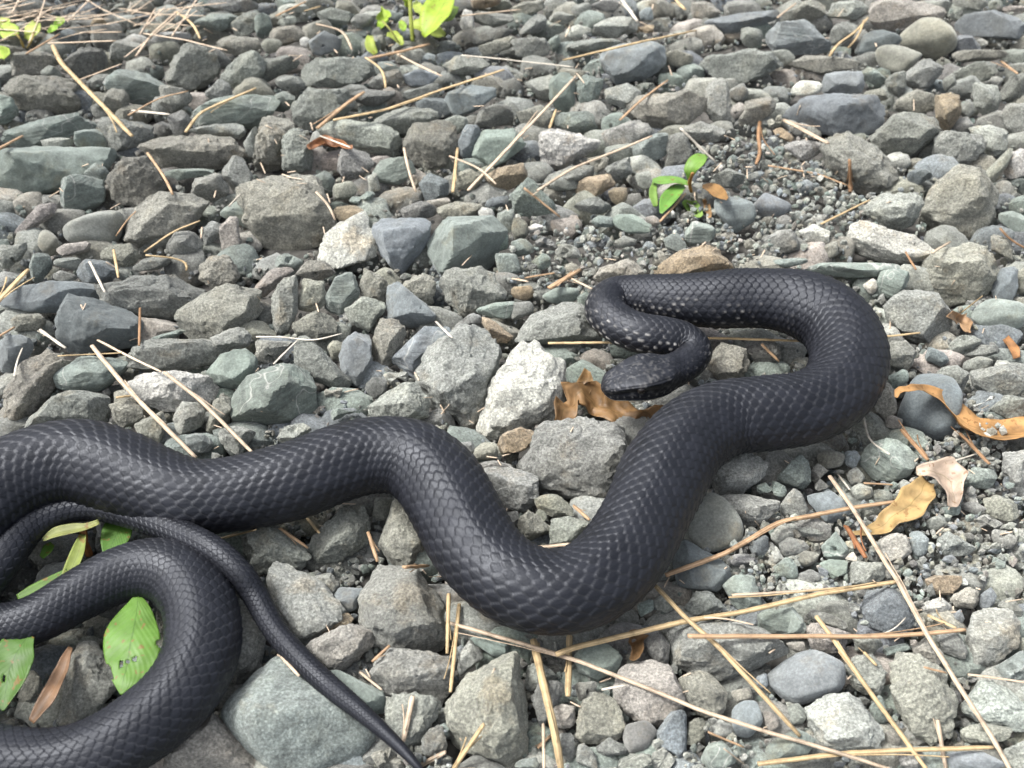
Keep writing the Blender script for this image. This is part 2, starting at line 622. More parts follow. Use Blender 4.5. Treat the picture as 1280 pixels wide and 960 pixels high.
'F': '''O -80,60 -20,-60 120,-80 300,-10 390,140 350,210 220,310 100,320 0,240
W 320,330 340,220 430,160 540,110 590,200 600,310 500,380 400,390
B 590,220 610,140 860,150 850,250 740,400 690,370 610,310
T 870,200 910,140 1110,130 1180,220 1240,310 1150,400 940,420 880,340
T 1200,330 1280,310 1320,400 1230,410
W 1115,110 1130,80 1190,85 1180,160 1160,190
G 930,470 970,410 1080,380 1200,430 1240,520 1200,570 1060,620 970,560
O 710,500 740,450 830,420 895,440 895,570 800,590 740,560
B 660,460 720,470 720,520 760,590 890,605 870,635 760,670 660,640
T 1110,590 1200,560 1290,550 1290,630 1180,620
O 520,460 540,400 600,390 660,440 655,560 600,600
L 460,650 450,590 530,530 640,560 590,640 550,690
T 345,560 370,450 450,410 510,420 500,510 410,610 360,590
O 210,540 240,440 350,450 345,550 300,600 220,590
O 190,650 220,620 350,600 400,650 380,720 270,740 200,700
G 90,640 80,500 130,430 205,450 205,600 170,690 100,710
P 0,470 90,380 180,390 130,430 40,520
B 420,830 460,720 570,710 575,860 520,960 440,900
O 580,750 620,650 740,640 745,720 690,830 600,880 580,820
B 690,860 740,770 840,680 950,680 980,730 850,840 800,920
L 810,920 900,800 1080,680 1180,720 1210,830 1160,960 1110,1180 990,1160 860,1050
D 1000,680 1090,610 1130,650 1100,680 1020,720
R 1135,630 1180,640 1280,720 1260,750 1190,740
T 100,330 150,310 230,350 190,390 110,380
O 240,345 330,345 390,400 300,440 200,430
R 390,80 490,70 540,100 430,150 390,130
T 470,30 560,0 590,20 530,60 480,60
D 730,100 830,50 900,90 890,135 740,130
O 910,80 1000,50 1120,60 1060,120 940,130
P 850,50 960,30 970,50 890,80
B 1150,40 1260,20 1260,60 1190,80
L 1210,110 1290,90 1290,190 1230,200
T 1190,205 1260,210 1260,280 1220,290''',
'J': '''G 200,260 260,250 340,370 460,460 470,500 380,480 280,450 210,370
O 360,300 400,265 440,270 420,360 380,350
O 345,500 430,500 410,550 350,540
D 550,500 580,450 640,450 650,520 600,550
L 640,430 740,420 760,460 680,480
L 570,610 640,550 740,490 800,480 860,620 800,680 600,670
L 110,770 160,700 210,680 270,710 210,780
T 380,610 500,600 520,640 400,660
G 0,360 0,270 180,265 100,340 20,380''',
'G': '''T 0,180 70,100 140,200 230,280 60,270 0,250
R 320,160 400,80 510,75 510,130 420,190 350,190
R 485,170 520,140 570,145 575,200 540,230 500,210
Br 1020,220 1070,190 1180,200 1210,300 1170,360 1110,350 1040,260
Br 1210,220 1260,170 1330,180 1390,220 1360,270 1280,290 1230,270
T 870,380 920,310 1000,320 1010,390 900,430 870,410
T 760,400 830,370 870,430 830,460 770,440
R 710,570 860,460 1000,430 1070,470 1090,540 900,570 740,600
O 415,590 470,520 590,500 650,560 600,620 430,630
Tr 160,680 230,640 320,640 330,690 260,715 180,710
T 325,700 390,660 370,740 335,740
G 30,900 100,790 230,720 350,730 360,800 420,880 200,920 60,930
R 0,640 90,630 110,680 60,700 0,690
T 510,330 540,280 630,275 690,330 670,365 540,360
T 400,310 440,280 510,290 505,335 430,330
T 100,510 150,470 190,490 190,540 130,545
D 120,410 160,385 220,420 210,445 130,435
G 220,460 270,420 340,460 330,490 250,490
G 510,420 570,380 620,400 610,430 540,440
T 0,410 60,395 105,430 105,470 30,480
O 0,360 20,290 70,340 80,380 20,400
D 320,220 420,190 490,230 490,260 400,270
G 1010,80 1080,45 1160,80 1150,140 1060,140
L 1160,90 1230,60 1240,90 1180,105
P 670,290 710,280 740,320 700,335
G 190,100 240,70 330,110 300,150 210,150
O 980,1020 1060,920 1180,950 1180,1060 1050,1110
D 1170,920 1280,900 1340,980 1220,1010
W 70,350 120,320 160,330 150,350 90,365
D 0,720 90,710 105,760 0,800
L 40,950 90,930 150,940 160,960 130,1000 50,990''',
'H': '''W 410,260 440,190 490,150 580,170 690,200 830,300 700,340 560,350 430,330
T 200,380 230,355 440,360 650,355 650,385 520,415 370,425
T 0,350 150,330 190,350 100,375
T 550,460 565,400 680,390 700,440 610,530 555,510
W 480,470 530,435 545,480 520,510
O 770,400 850,310 1000,265 1110,330 1150,400 1080,500 1000,570 900,570 800,480
G 590,590 650,560 730,500 830,500 890,570 910,650 830,760 710,740 620,660
Tr 1040,600 1120,550 1220,540 1300,570 1290,650 1210,690 1090,700 1030,660
G 600,750 700,745 740,800 700,870 610,880
X 790,780 880,820 900,840 860,870 790,840
G 910,770 980,720 1060,740 1000,800 920,820
D 1000,765 1130,770 1150,800 1060,830 980,820
L 490,80 580,10 760,20 770,90 740,180 640,190 560,130
G 40,240 90,190 150,230 150,290 60,300
W 160,200 230,165 310,200 290,260 200,260
O 275,290 340,250 350,310 310,330
T 1160,110 1240,100 1300,130 1300,210 1230,205 1170,150
O 1120,215 1170,230 1220,260 1220,330 1120,300
B 1120,480 1160,390 1245,380 1245,480 1200,540 1130,530
O 1250,400 1310,380 1310,510 1250,500
G 980,860 1060,825 1120,850 1080,900 1000,890
L 1125,890 1160,850 1220,845 1220,960 1125,960
G 850,900 950,870 1000,920 960,980 860,980
T 600,930 690,890 700,960 620,980''',
'K': '''Xr 660,220 690,80 780,40 900,60 960,130 950,230 920,320 820,350 720,310
O 540,150 590,80 640,130 640,230 580,250 530,200
Or 590,270 620,240 670,260 660,300 600,300
T 470,450 500,390 590,360 670,380 740,450 720,520 620,560 500,550 470,510
T 50,570 170,440 200,480 210,600 130,600
G 215,560 235,485 300,520 300,590 250,610
Or 250,450 310,415 380,440 350,500 280,490
B 385,425 440,415 460,450 430,500 390,480
G 400,540 440,500 480,550 460,580 410,580
G 415,610 460,580 520,600 520,650 440,660
G 525,620 610,610 620,660 540,680
B 205,640 300,620 390,690 400,720 280,770 210,690
G 60,690 130,610 195,645 200,740 70,740
G 100,790 210,765 310,810 300,850 210,850
D 60,890 110,850 200,890 160,930 80,930
T 270,890 340,825 400,890 390,960 290,950
P 550,860 620,830 690,840 710,910 650,960 590,930
B 712,850 750,820 800,850 800,900 760,940 715,905
Gr 780,770 850,740 885,770 840,810 790,810
G 850,870 910,820 1030,900 1020,940 900,940
O 1080,650 1150,640 1240,680 1250,740 1180,770 1090,720
G 1120,820 1180,810 1240,850 1220,900 1150,880
G 1040,770 1100,735 1170,775 1160,805 1070,800
L 1170,420 1300,420 1300,660 1230,600 1190,510
G 1110,200 1190,140 1290,160 1290,230 1220,260
W 1030,170 1080,140 1130,140 1110,190 1050,200
G 1020,20 1110,0 1290,-20 1290,140 1200,135 1110,120 1040,90
T 950,560 1020,500 1130,510 1140,570 1060,600 970,600
L 640,600 680,560 720,590 690,640
Dr 960,690 1040,670 1090,700 1040,730
W 990,640 1040,620 1050,680 1010,680
T 860,700 960,690 950,730 880,740
G 860,50 960,0 1000,50 970,120 910,80''',
'L': '''L 330,100 400,30 520,20 630,70 600,140 510,220 400,230 370,180
Gr 220,380 270,280 390,235 450,310 505,400 500,450 350,510 250,470
L 415,240 570,235 690,260 680,310 540,400 480,340
X 165,500 200,470 330,550 450,650 360,710 200,690 170,600
B 550,480 640,440 640,505 580,540
G 660,430 700,390 755,400 765,445 700,490 660,480
Dr 705,500 760,455 830,470 820,520 740,545
L 645,510 680,490 720,550 700,580 660,560
Or 775,550 820,515 890,530 890,570 820,590
T 670,610 740,550 785,600 780,650 700,650
T 420,680 500,640 560,650 600,780 500,810 450,770
L 440,560 490,530 570,540 520,580 450,590
D 790,640 860,610 900,650 830,690
G 1040,620 1060,570 1200,580 1220,620 1150,690 1040,680
T 900,560 1020,560 1035,620 960,650 910,610
G 230,790 270,720 340,720 420,790 350,820 240,830
D 765,390 860,350 950,400 940,450 860,460 780,420
T 590,195 680,170 730,220 690,250 610,225
T 600,840 640,810 760,830 820,880 800,930 600,930''',
'M': '''X 475,160 490,70 620,80 720,180 700,260 540,290 500,230
Br 5,490 60,400 200,380 350,450 375,520 270,590 150,635 40,600
L 190,680 230,615 440,595 500,690 565,800 555,860 420,880 290,850 220,750
O 620,560 650,400 780,450 900,530 940,660 900,800 820,835 720,800 640,680
L 980,230 1050,175 1150,190 1210,170 1250,240 1240,330 1160,400 1100,470 1020,440 1000,320
L 960,640 1020,540 1130,530 1230,600 1300,680 1300,770 1100,730 970,700
O 970,780 1100,740 1210,775 1120,840 980,820
G 380,480 480,400 590,500 540,590 440,560
P 190,270 250,240 400,290 400,370 290,385 220,350
G 200,200 260,170 390,230 390,270 260,235
O 915,110 980,60 1050,90 1030,160 950,150
R 790,20 840,0 960,0 900,90 830,80
L 760,150 860,110 910,150 880,195 780,190
B 1055,100 1110,60 1140,100 1120,170 1060,160
B 905,200 960,170 980,210 940,240
D 840,300 940,280 990,360 980,410 880,370
O 720,360 800,310 870,380 850,440 760,440
T 580,370 700,340 710,370 600,400
T 510,660 560,600 600,700 540,735
T 0,850 130,770 230,810 180,880 0,920
G 100,660 160,640 185,690 180,740 110,740
D 40,620 100,640 90,670 30,660
T 1140,470 1290,380 1290,520 1190,510
O 1220,325 1300,310 1300,380 1230,370
G 1150,110 1220,110 1270,180 1240,200 1155,150
B 900,890 1080,880 1170,940 1100,980 920,960
L 1180,880 1300,830 1300,970 1200,970
B 930,470 990,440 1020,480 960,520
O 590,790 640,770 660,840 600,850
G 650,870 760,860 780,960 660,960
T 0,180 120,160 170,220 160,270 0,290
G 0,340 60,320 90,370 0,420
O 95,330 180,330 180,380 110,370
G 430,310 540,300 570,370 520,390 450,370
D 885,560 960,590 955,640 915,640''',
'N': '''P 40,470 100,440 230,430 320,490 385,580 340,660 210,750 110,690 40,620
G 310,390 340,300 500,240 680,260 800,300 880,370 800,440 620,510 480,500 360,460
O 360,530 430,480 520,530 590,600 570,670 480,700 400,650
Dr 80,770 130,730 210,740 240,800 190,860 110,880 80,830
B 245,790 310,700 385,680 385,890 350,900 260,850
O 390,770 420,715 480,720 480,800 430,850 395,830
Br 625,690 690,630 750,640 770,740 730,800 650,790
L 510,750 560,720 615,740 615,800 540,800
D 195,320 270,300 305,340 300,440 250,430 210,390
O 620,580 700,560 720,610 650,630
B 740,510 790,490 800,560 750,560
G 225,890 270,860 330,920 310,960 225,960
G 60,930 160,890 215,920 215,970 60,970
T 470,860 570,830 640,900 620,960 480,960
P 775,680 830,690 850,740 795,770
G 230,130 280,95 330,130 320,180 250,160
T 150,150 225,120 225,180 170,200''',
'O': '''O 0,640 60,540 180,430 330,400 370,500 385,680 370,850 250,960 80,960 0,870
D 420,600 460,540 570,530 570,640 460,740 430,680
P 490,700 570,650 635,645 635,760 560,760
O 645,640 730,590 820,600 880,730 830,800 700,830 645,800
D 540,800 620,790 640,880 620,920 540,910
G 645,850 680,840 740,900 740,960 645,930
G 60,400 110,330 170,410 100,480 50,500
T 120,330 200,300 300,350 300,400 200,390
G 400,450 460,440 540,500 450,530 390,570
D 640,540 740,530 730,585 650,620
T 340,960 370,920 440,910 450,960
G 745,840 800,810 880,850 890,890 780,900
G 860,950 930,890 1010,890 1020,960
T 640,400 700,340 800,340 860,410 820,460 680,510 640,490''',
'P': '''Dm 360,280 390,210 520,120 760,100 860,120 900,180 830,290 770,430 640,510 480,460 370,340
L 165,370 300,340 430,390 445,440 420,510 360,545 250,550 220,460
R 255,190 370,140 440,160 410,220 370,250 260,265
W 160,160 208,-40 320,-200 420,-280 520,-200 588,-40 540,80 400,130 220,190
O 130,290 160,215 235,220 245,270 210,300
D 60,220 120,210 140,250 110,290 80,260
D 130,335 250,305 310,330 250,350 150,360
O 440,500 520,475 620,540 600,580 510,580 450,550
O 355,600 400,555 505,610 500,690 400,705 355,680
G 515,600 620,585 700,600 700,640 620,720 515,720
D 260,580 350,560 350,680 300,660
Or 440,580 460,550 495,590 480,620 450,615''',
'Q': '''Tm 20,690 100,580 200,480 260,420 400,550 560,600 690,740 730,790 640,960 400,1040 200,980 150,870 40,760
L 225,20 270,-60 420,10 480,90 590,180 440,335 340,290 250,150
P 420,370 560,300 720,250 740,330 700,400 600,470 480,440
G 690,80 720,-20 840,-40 1000,0 1060,90 1110,260 1090,380 1000,400 800,340 700,260
G 740,450 830,370 1130,395 1135,560 1090,640 1000,580 800,570
G 820,590 1080,590 1060,680 980,850 900,800 840,720
T 530,490 620,480 800,580 820,660 760,690 640,600
R 500,260 600,190 640,225 560,290 490,320
B 545,120 590,60 690,80 660,150 620,180
G 440,10 530,-10 575,50 530,115 470,70
O 740,900 820,860 900,960 780,980
D 990,840 1060,750 1110,860 1010,900''',
'T': '''P 832,980 920,860 1100,700 1200,780 1280,880 1360,980
G 1160,500 1190,150 1230,130 1330,300 1290,460 1240,530
G 295,700 350,600 370,400 440,340 500,350 540,500 580,590 440,700 340,745
O 780,190 850,160 880,280 800,280
O 90,620 120,480 200,480 210,560 150,650''',
'R': '''G 100,740 160,630 270,640 420,740 420,820 360,860 290,830 200,870
G 425,740 480,660 600,540 690,540 720,600 700,720 600,800 470,810
O 780,720 840,540 900,490 950,560 1000,760 900,860 820,800
O 745,580 760,490 840,490 800,600''',
}
# what a stone of each colour looks like (photo tones) and its word
TONE = {'G': ((140, 141, 135), 'grey'), 'D': ((125, 125, 121), 'dark grey'), 'L': ((158, 159, 153), 'light grey'),
        'W': ((192, 190, 184), 'whitish'), 'T': ((132, 140, 134), 'greenish grey'), 'B': ((126, 131, 134), 'bluish grey'),
        'O': ((143, 141, 131), 'olive brown'), 'R': ((158, 142, 120), 'rusty tan'), 'P': ((160, 154, 147), 'beige'),
        'X': ((110, 116, 118), 'slate dark')}
ALB = 0.86


def tone(c, rng, jit=0.09):
    a = srgb(*TONE[c][0]) * ALB * np.array([0.98, 1.0, 0.975])
    return np.clip(a * (1 + rng.normal(0, jit)) * (1 + rng.normal(0, 0.014, 3)), 0.02, 0.8)


def hull2d(pts):
    pts = sorted(set(map(tuple, pts)))

    def half(ps):
        h = []
        for p in ps:
            while len(h) > 1 and (h[-1][0] - h[-2][0]) * (p[1] - h[-2][1]) - (h[-1][1] - h[-2][1]) * (p[0] - h[-2][0]) <= 0:
                h.pop()
            h.append(p)
        return h[:-1]
    return np.array(half(pts) + half(pts[::-1]))


def poly_area(h):
    x, y = h[:, 0], h[:, 1]
    return 0.5 * abs(np.dot(x, np.roll(y, -1)) - np.dot(y, np.roll(x, -1)))


def stone_mesh(hpx, zc, rng, level, k=22.0, thick=1.0, rough=1.0, crag=0.0):
    """a stone with real thickness whose outline is the given one; returns world centre, local verts, faces"""
    c = hpx.mean(0)
    C0 = at(c[0], c[1], zc)
    ev = CAMP - C0
    ev /= np.linalg.norm(ev)
    ex = RIGHT - ev * (RIGHT @ ev)
    ex /= np.linalg.norm(ex)
    eu = np.cross(ev, ex)
    q = []
    for p in hpx:
        d = ray(*p)
        X = CAMP + d * (((C0 - CAMP) @ ev) / (d @ ev)) - C0
        q.append((X @ ex, X @ eu))
    q = hull2d(q)
    w, h = np.ptp(q[:, 0]), np.ptp(q[:, 1])
    T = 0.40 * math.sqrt(w * h) * thick
    n_, h_ = [], []

    def plane(n, d):
        n = np.array(n, dtype=float)
        l = np.linalg.norm(n)
        n_.append(n / l)
        h_.append(max(d / l, 0.10 * T))
    for i in range(len(q)):
        a, b = q[i], q[(i + 1) % len(q)]
        e = b - a
        n = np.array([e[1], -e[0]])
        n /= np.linalg.norm(n) + 1e-12
        d = n @ a
        for s in (1, -1):
            t = s * rng.uniform(0.05, 0.8)
            plane((n[0], n[1], t), d)
    sp, cp = ev[2], math.sqrt(1 - ev[2] ** 2)       # sine / cosine of the view's depression
    hu, hd = q[:, 1].max(), -q[:, 1].min()
    j = lambda s: rng.normal(0, s, 3)
    plane(np.array([0, cp, sp]) + j(0.30), cp * hu * 0.95 + sp * T * rng.uniform(0.05, 0.55))      # upper face
    plane(np.array([0, -sp, cp]) + j(0.36), sp * hd * 0.95 + cp * T * rng.uniform(0.0, 0.5))       # face to the near side
    plane(np.array([0, 0, 1.0]) + j(0.30), T * rng.uniform(0.7, 1.0))
    plane(np.array([0, 0, -1.0]) + j(0.15), T)
    V, Fc = ico(level)

    def radius():
        A = np.clip(V @ np.array(n_).T, 0, None) / np.array(h_)
        return (A ** k).sum(1) ** (-1.0 / k)
    r = radius()
    for _ in range(rng.integers(5, 10)):                # chipped corners
        n = rng.normal(0, 1, 3)
        n[2] = abs(n[2]) * 0.8
        n /= np.linalg.norm(n)
        sup = ((V * r[:, None]) @ n).max()
        plane(n, sup * rng.uniform(0.70, 0.94))
    r = radius()
    sd = rng.uniform(0, 900, 3)
    amp = rough
    P0 = V * r[:, None] / math.sqrt(w * h)
    r = r * (1 + amp * (0.022 * vnoise(P0 * 3.2 + sd) + 0.020 * vnoise(P0 * 7 + sd) + 0.024 * vnoise(P0 * 15 + sd)
                        + (0.016 * vnoise(P0 * 32 + sd) if level >= 5 else 0)))
    if crag:                                           # stepped fracture ledges
        nn = vnoise(P0 * np.array([3.5, 5.5, 4.5]) + sd[[1, 2, 0]]) * 1.6
        r = r * (1 + 0.055 * crag * np.round(nn) + 0.012 * crag * nn)
        nn = vnoise(P0 * np.array([9.0, 8.0, 10.0]) + sd[[2, 0, 1]]) * 1.5
        r = r * (1 + 0.026 * crag * np.round(nn))
    if crag:                                           # broken, pitted faces
        r = r * (1 - crag * (0.085 * np.abs(vnoise(P0 * 5.5 + sd[::-1])) + 0.060 * np.abs(vnoise(P0 * 12 + sd[::-1]))
                             + 0.040 * np.clip(vnoise(P0 * 22 + sd[::-1]), 0, 1)))
    loc = V * r[:, None]
    for ax in (0, 1):                                  # keep the outline's width and height
        lo, hi = loc[:, ax].min(), loc[:, ax].max()
        loc[:, ax] = (loc[:, ax] - (lo + hi) / 2) * (np.ptp(q[:, ax]) * 1.03 / (hi - lo)) + (q[:, ax].min() + q[:, ax].max()) / 2
    W = loc[:, :1] * ex + loc[:, 1:2] * eu + loc[:, 2:] * ev
    return C0, W, Fc


STONES = []      # dicts: hull, colour, round, area, centre
for key, txt in STONE_DATA.items():
    ox, oy = CROPS[key]
    for line in txt.split('\n'):
        t = line.split()
        pts = np.array([[float(a) for a in s.split(',')] for s in t[1:]]) / 4 + (ox, oy)
        hp = hull2d(pts)
        c = hp.mean(0)
        hp = c + (hp - c) * 1.075
        STONES.append(dict(h=hp, tone=t[0][0], flag=t[0][1:], area=poly_area(hp), c=c, hand=True))
# ------------------------------------------------------------------ the snake's course: photo x, y, half width (px), lift (m)
# from the snout to the tail tip
SNAKE = [(752, 486, 15, .007), (768, 482, 19.5, .007), (785, 478, 24, .007), (805, 474, 27.5, .006), (825, 469, 26.5, .005), (843, 463, 23.5, .004),
         (860, 453, 22, .004), (868, 438, 22, .005), (855, 426, 24, .005), (830, 421, 26, .005), (800, 417, 27, .005), (775, 407, 27, .004),
         (757, 389, 27, .003), (767, 371, 26, .002), (797, 371, 29, 0), (840, 375, 33, 0), (890, 376, 37, 0), (945, 374, 41, 0),
         (1000, 381, 46, 0), (1043, 405, 47, 0), (1062, 445, 48, 0), (1047, 487, 48, 0), (1005, 511, 48, 0), (955, 518, 49, 0),
         (905, 524, 49, 0), (862, 548, 52, 0), (832, 590, 55, 0), (806, 645, 56, 0), (775, 697, 56, 0), (733, 731, 56, 0),
         (686, 741, 56, 0), (638, 726, 56, 0), (597, 688, 55, 0), (570, 640, 54, 0), (545, 598, 52, 0), (512, 574, 51, 0),
         (470, 570, 50, 0), (425, 580, 51, 0), (375, 599, 50, 0), (325, 612, 49, 0), (280, 620, 49, 0), (235, 622, 50, 0),
         (190, 608, 52, 0), (140, 588, 55, 0), (92, 580, 57, 0), (40, 592, 58, 0), (-8, 620, 58, 0), (-55, 665, 58, 0),
         (-90, 725, 57, 0), (-108, 800, 55, 0), (-100, 880, 52, 0), (-60, 940, 49, 0), (-5, 957, 47, 0), (65, 957, 46, 0),
         (130, 938, 47, 0), (187, 903, 48, 0), (230, 860, 48, 0), (253, 810, 47, 0), (250, 760, 45, 0), (228, 724, 42, 0),
         (193, 711, 39, 0), (150, 719, 36, 0), (100, 744, 34, 0), (52, 771, 33, 0), (8, 784, 31, 0), (-27, 780, 29, .003),
         (-30, 745, 27, .006), (2, 703, 26, .008), (36, 661, 21, .008), (72, 641, 19, .008), (114, 633, 18, .008), (162, 642, 18, .010),
         (212, 661, 17, .016), (262, 684, 16.5, .022), (296, 712, 16, .018), (319, 744, 15.5, .008), (343, 787, 14.5, .003), (374, 822, 14, .002),
         (410, 856, 13.5, .002), (455, 893, 11, .002), (497, 931, 8, .002), (522, 958, 5, .002), (534, 972, 2, .001)]
SK = []
for x, y, hw, lift in SNAKE:
    r = 0.02
    for _ in range(4):
        r = hw * mpp(x, y, r + lift)
    SK.append([*at(x, y, r * 0.95 + lift), r])
SK = np.array(SK)


def catmull(P, n):
    out = []
    Q = np.vstack([2 * P[0] - P[1], P, 2 * P[-1] - P[-2]])
    for i in range(1, len(Q) - 2):
        p0, p1, p2, p3 = Q[i - 1], Q[i], Q[i + 1], Q[i + 2]
        t = np.linspace(0, 1, n, endpoint=False)[:, None]
        out.append(0.5 * (2 * p1 + (p2 - p0) * t + (2 * p0 - 5 * p1 + 4 * p2 - p3) * t ** 2 + (3 * p1 - p0 - 3 * p2 + p3) * t ** 3))
    out.append(P[-1:])
    return np.vstack(out)


SPATH = catmull(SK, 40)
for _ in range(60):       # ease the control points' small kinks
    SPATH[1:-1] = 0.5 * SPATH[1:-1] + 0.25 * (SPATH[:-2] + SPATH[2:])

# ------------------------------------------------------------------ fill between and around the traced stones
OX, OY, OW, OH = -520, -220, 2330, 1480
GRID = np.zeros((OH // 2, OW // 2), dtype=bool)


def stamp(h):
    x0, y0 = np.floor((h.min(0) - (OX, OY)) / 2).astype(int)
    x1, y1 = np.ceil((h.max(0) - (OX, OY)) / 2).astype(int) + 1
    x0, y0 = max(x0, 0), max(y0, 0)
    x1, y1 = min(x1, GRID.shape[1]), min(y1, GRID.shape[0])
    if x1 <= x0 or y1 <= y0:
        return None
    X, Y = np.meshgrid(np.arange(x0, x1) * 2 + OX, np.arange(y0, y1) * 2 + OY)
    m = np.ones(X.shape, dtype=bool)
    for i in range(len(h)):
        a, b = h[i], h[(i + 1) % len(h)]
        m &= (b[0] - a[0]) * (Y - a[1]) - (b[1] - a[1]) * (X - a[0]) >= 0
    return slice(y0, y1), slice(x0, x1), m


for s in STONES:
    g = stamp(s['h'])
    if g:
        GRID[g[0], g[1]] |= g[2]
HAND = GRID.copy()
for p in SPATH[::6]:
    x, y, d = project(p[:3])
    R = p[3] * F / d * 0.86
    a = np.linspace(0, 2 * np.pi, 14, endpoint=False)
    g = stamp(np.c_[x + R * np.cos(a), y + R * np.sin(a)])
    if g:
        GRID[g[0], g[1]] |= g[2]
FINE = [(965, 210, 120, 45), (1040, 275, 120, 40), (720, 330, 110, 45), (1010, 690, 130, 55), (1185, 650, 110, 80), (1120, 750, 60, 40),
        (890, 300, 90, 40), (1200, 560, 60, 60), (640, 300, 50, 60), (780, 60, 60, 30), (560, 950, 60, 40), (870, 940, 60, 40)]
frng = np.random.default_rng(21)
FILL_TONES = 'GGGGGGDDLLLTTTBBBOOOP'
FILLERS = []
# stones of a lower layer, half hidden under the upper ones
for R0, tries in ((40, 2600), (29, 5200), (21, 8000)):
    for x, y in zip(frng.uniform(-60, 1340, tries), frng.uniform(-50, 1010, tries)):
        if any(((x - a) / c) ** 2 + ((y - b) / d) ** 2 < 1 for a, b, c, d in FINE):
            continue
        sc = 0.573e-3 / mpp(x, y, -0.03)
        n = frng.integers(5, 8)
        a = np.sort(np.linspace(0, 2 * np.pi, n, endpoint=False) + frng.uniform(-0.35, 0.35, n))
        e = np.c_[np.cos(a), frng.uniform(0.6, 0.85) * np.sin(a)] * (R0 * sc * frng.uniform(0.85, 1.15, n))[:, None]
        hp = hull2d(e + (x, y))
        g = stamp(hp)
        if g is None or g[2].sum() == 0:
            continue
        fr = 1 - (GRID[g[0], g[1]] & g[2]).sum() / g[2].sum()
        if not 0.30 < fr < 0.95:
            continue
        GRID[g[0], g[1]] |= g[2]
        FILLERS.append(dict(h=hp, tone=FILL_TONES[frng.integers(len(FILL_TONES))], flag='', area=poly_area(hp) * fr, c=np.array([x, y]),
                            hand=False, inside=True, small=False, under=True))
for R0, tries in ((48, 1500), (38, 3500), (30, 6000), (23, 9000), (17, 14000), (13, 16000), (10, 12000), (7.5, 20000), (5.5, 30000), (4.2, 16000)):
    xs = frng.uniform(OX, OX + OW, tries)
    ys = frng.uniform(OY, OY + OH, tries)
    if R0 < 13:           # the small ones matter in the frame only
        xs = frng.uniform(-60, 1340, tries)
        ys = frng.uniform(-50, 1010, tries)
    for x, y in zip(xs, ys):
        inside = -20 < x < 1300 and -15 < y < 975
        sc = 0.573e-3 / mpp(x, y, -0.012)
        R = R0 * sc * frng.uniform(0.85, 1.15)
        if R0 > 23 and inside:
            continue
        if R0 <= 10 and frng.random() < 0.35 and inside and not any(((x - a) / c) ** 2 + ((y - b) / d) ** 2 < 1 for a, b, c, d in FINE):
            continue
        if R0 <= 4.2 and not any(((x - a) / c) ** 2 + ((y - b) / d) ** 2 < 1 for a, b, c, d in FINE):
            continue
        if R0 > (13 if frng.random() < 0.6 else 10) and any(((x - a) / c) ** 2 + ((y - b) / d) ** 2 < 1 for a, b, c, d in FINE):
            continue
        ix, iy = int((x - OX) / 2), int((y - OY) / 2)
        if not (0 <= ix < GRID.shape[1] and 0 <= iy < GRID.shape[0]) or GRID[iy, ix]:
            continue
        n = frng.integers(5, 8)
        a = np.sort(np.linspace(0, 2 * np.pi, n, endpoint=False) + frng.uniform(-0.3, 0.3, n))
        rot = frng.normal(0, 0.6)
        asp = frng.uniform(0.62, 0.98)
        e = np.c_[np.cos(a), asp * np.sin(a)] * (R * frng.uniform(0.85, 1.15, n))[:, None]
        e = e @ np.array([[math.cos(rot), math.sin(rot)], [-math.sin(rot), math.cos(rot)]])
        hp = hull2d(e + (x, y))
        g = stamp(hp)
        if g is None or g[2].sum() == 0:
            continue
        if (GRID[g[0], g[1]] & g[2]).sum() > 0.10 * g[2].sum():
            continue
        GRID[g[0], g[1]] |= g[2]
        FILLERS.append(dict(h=hp, tone=FILL_TONES[frng.integers(len(FILL_TONES))], flag='r' if frng.random() < 0.3 else '',
                            area=poly_area(hp), c=np.array([x, y]), hand=False, inside=inside, small=R0 < 13))

# the 300 largest in view are things of their own, the rest is gravel
inview = [s for s in STONES + FILLERS if not s.get('under') and -5 < s['c'][0] < 1285 and -5 < s['c'][1] < 965]
inview.sort(key=lambda s: -s['area'])
SINGLE = inview[:300]
sid = {id(s) for s in SINGLE}
REST = [s for s in STONES + FILLERS if id(s) not in sid]
print('STONES traced', len(STONES), 'fill', len(FILLERS), 'single', len(SINGLE), 'rest', len(REST), 'smallest single', SINGLE[-1]['area'])

# camera distance of the stones' near surface, for laying straws and leaves on them
DC = 4
DEPTH = np.full((OH // DC + 2, OW // DC + 2), np.inf)


def splat(W):
    x, y, d = project(W)
    ix, iy = ((x - OX) / DC).astype(int), ((y - OY) / DC).astype(int)
    ok = (ix >= 0) & (iy >= 0) & (ix < DEPTH.shape[1]) & (iy < DEPTH.shape[0])
    np.minimum.at(DEPTH, (iy[ok], ix[ok]), d[ok])


def surface_z(px, py):
    ix, iy = int((px - OX) / DC), int((py - OY) / DC)
    ix = min(max(ix, 1), DEPTH.shape[1] - 2)
    iy = min(max(iy, 1), DEPTH.shape[0] - 2)
    d = DEPTH[iy - 1:iy + 2, ix - 1:ix + 2].min()
    if not np.isfinite(d):
        return -0.015
    return float(CAM_H + ray(px, py)[2] * d)


def build_params(s):
    rng = np.random.default_rng(int(abs(s['c'][0] * 131 + s['c'][1] * 7919)) + 5)
    rounded = 'r' in s['flag'] or (not s['hand'] and rng.random() < 0.08)
    k = rng.uniform(9, 14) if rounded else (18.0 if 'm' in s['flag'] else rng.uniform(45, 140))
    sq = math.sqrt(s['area'])
    size_m = sq * mpp(s['c'][0], s['c'][1], -0.012)
    zc = -0.011 - (0.008 if not s['hand'] else 0.0) - (0.008 if s.get('under') else 0) - max(0, 0.020 - size_m) * 0.28
    return rng, rounded, k, zc


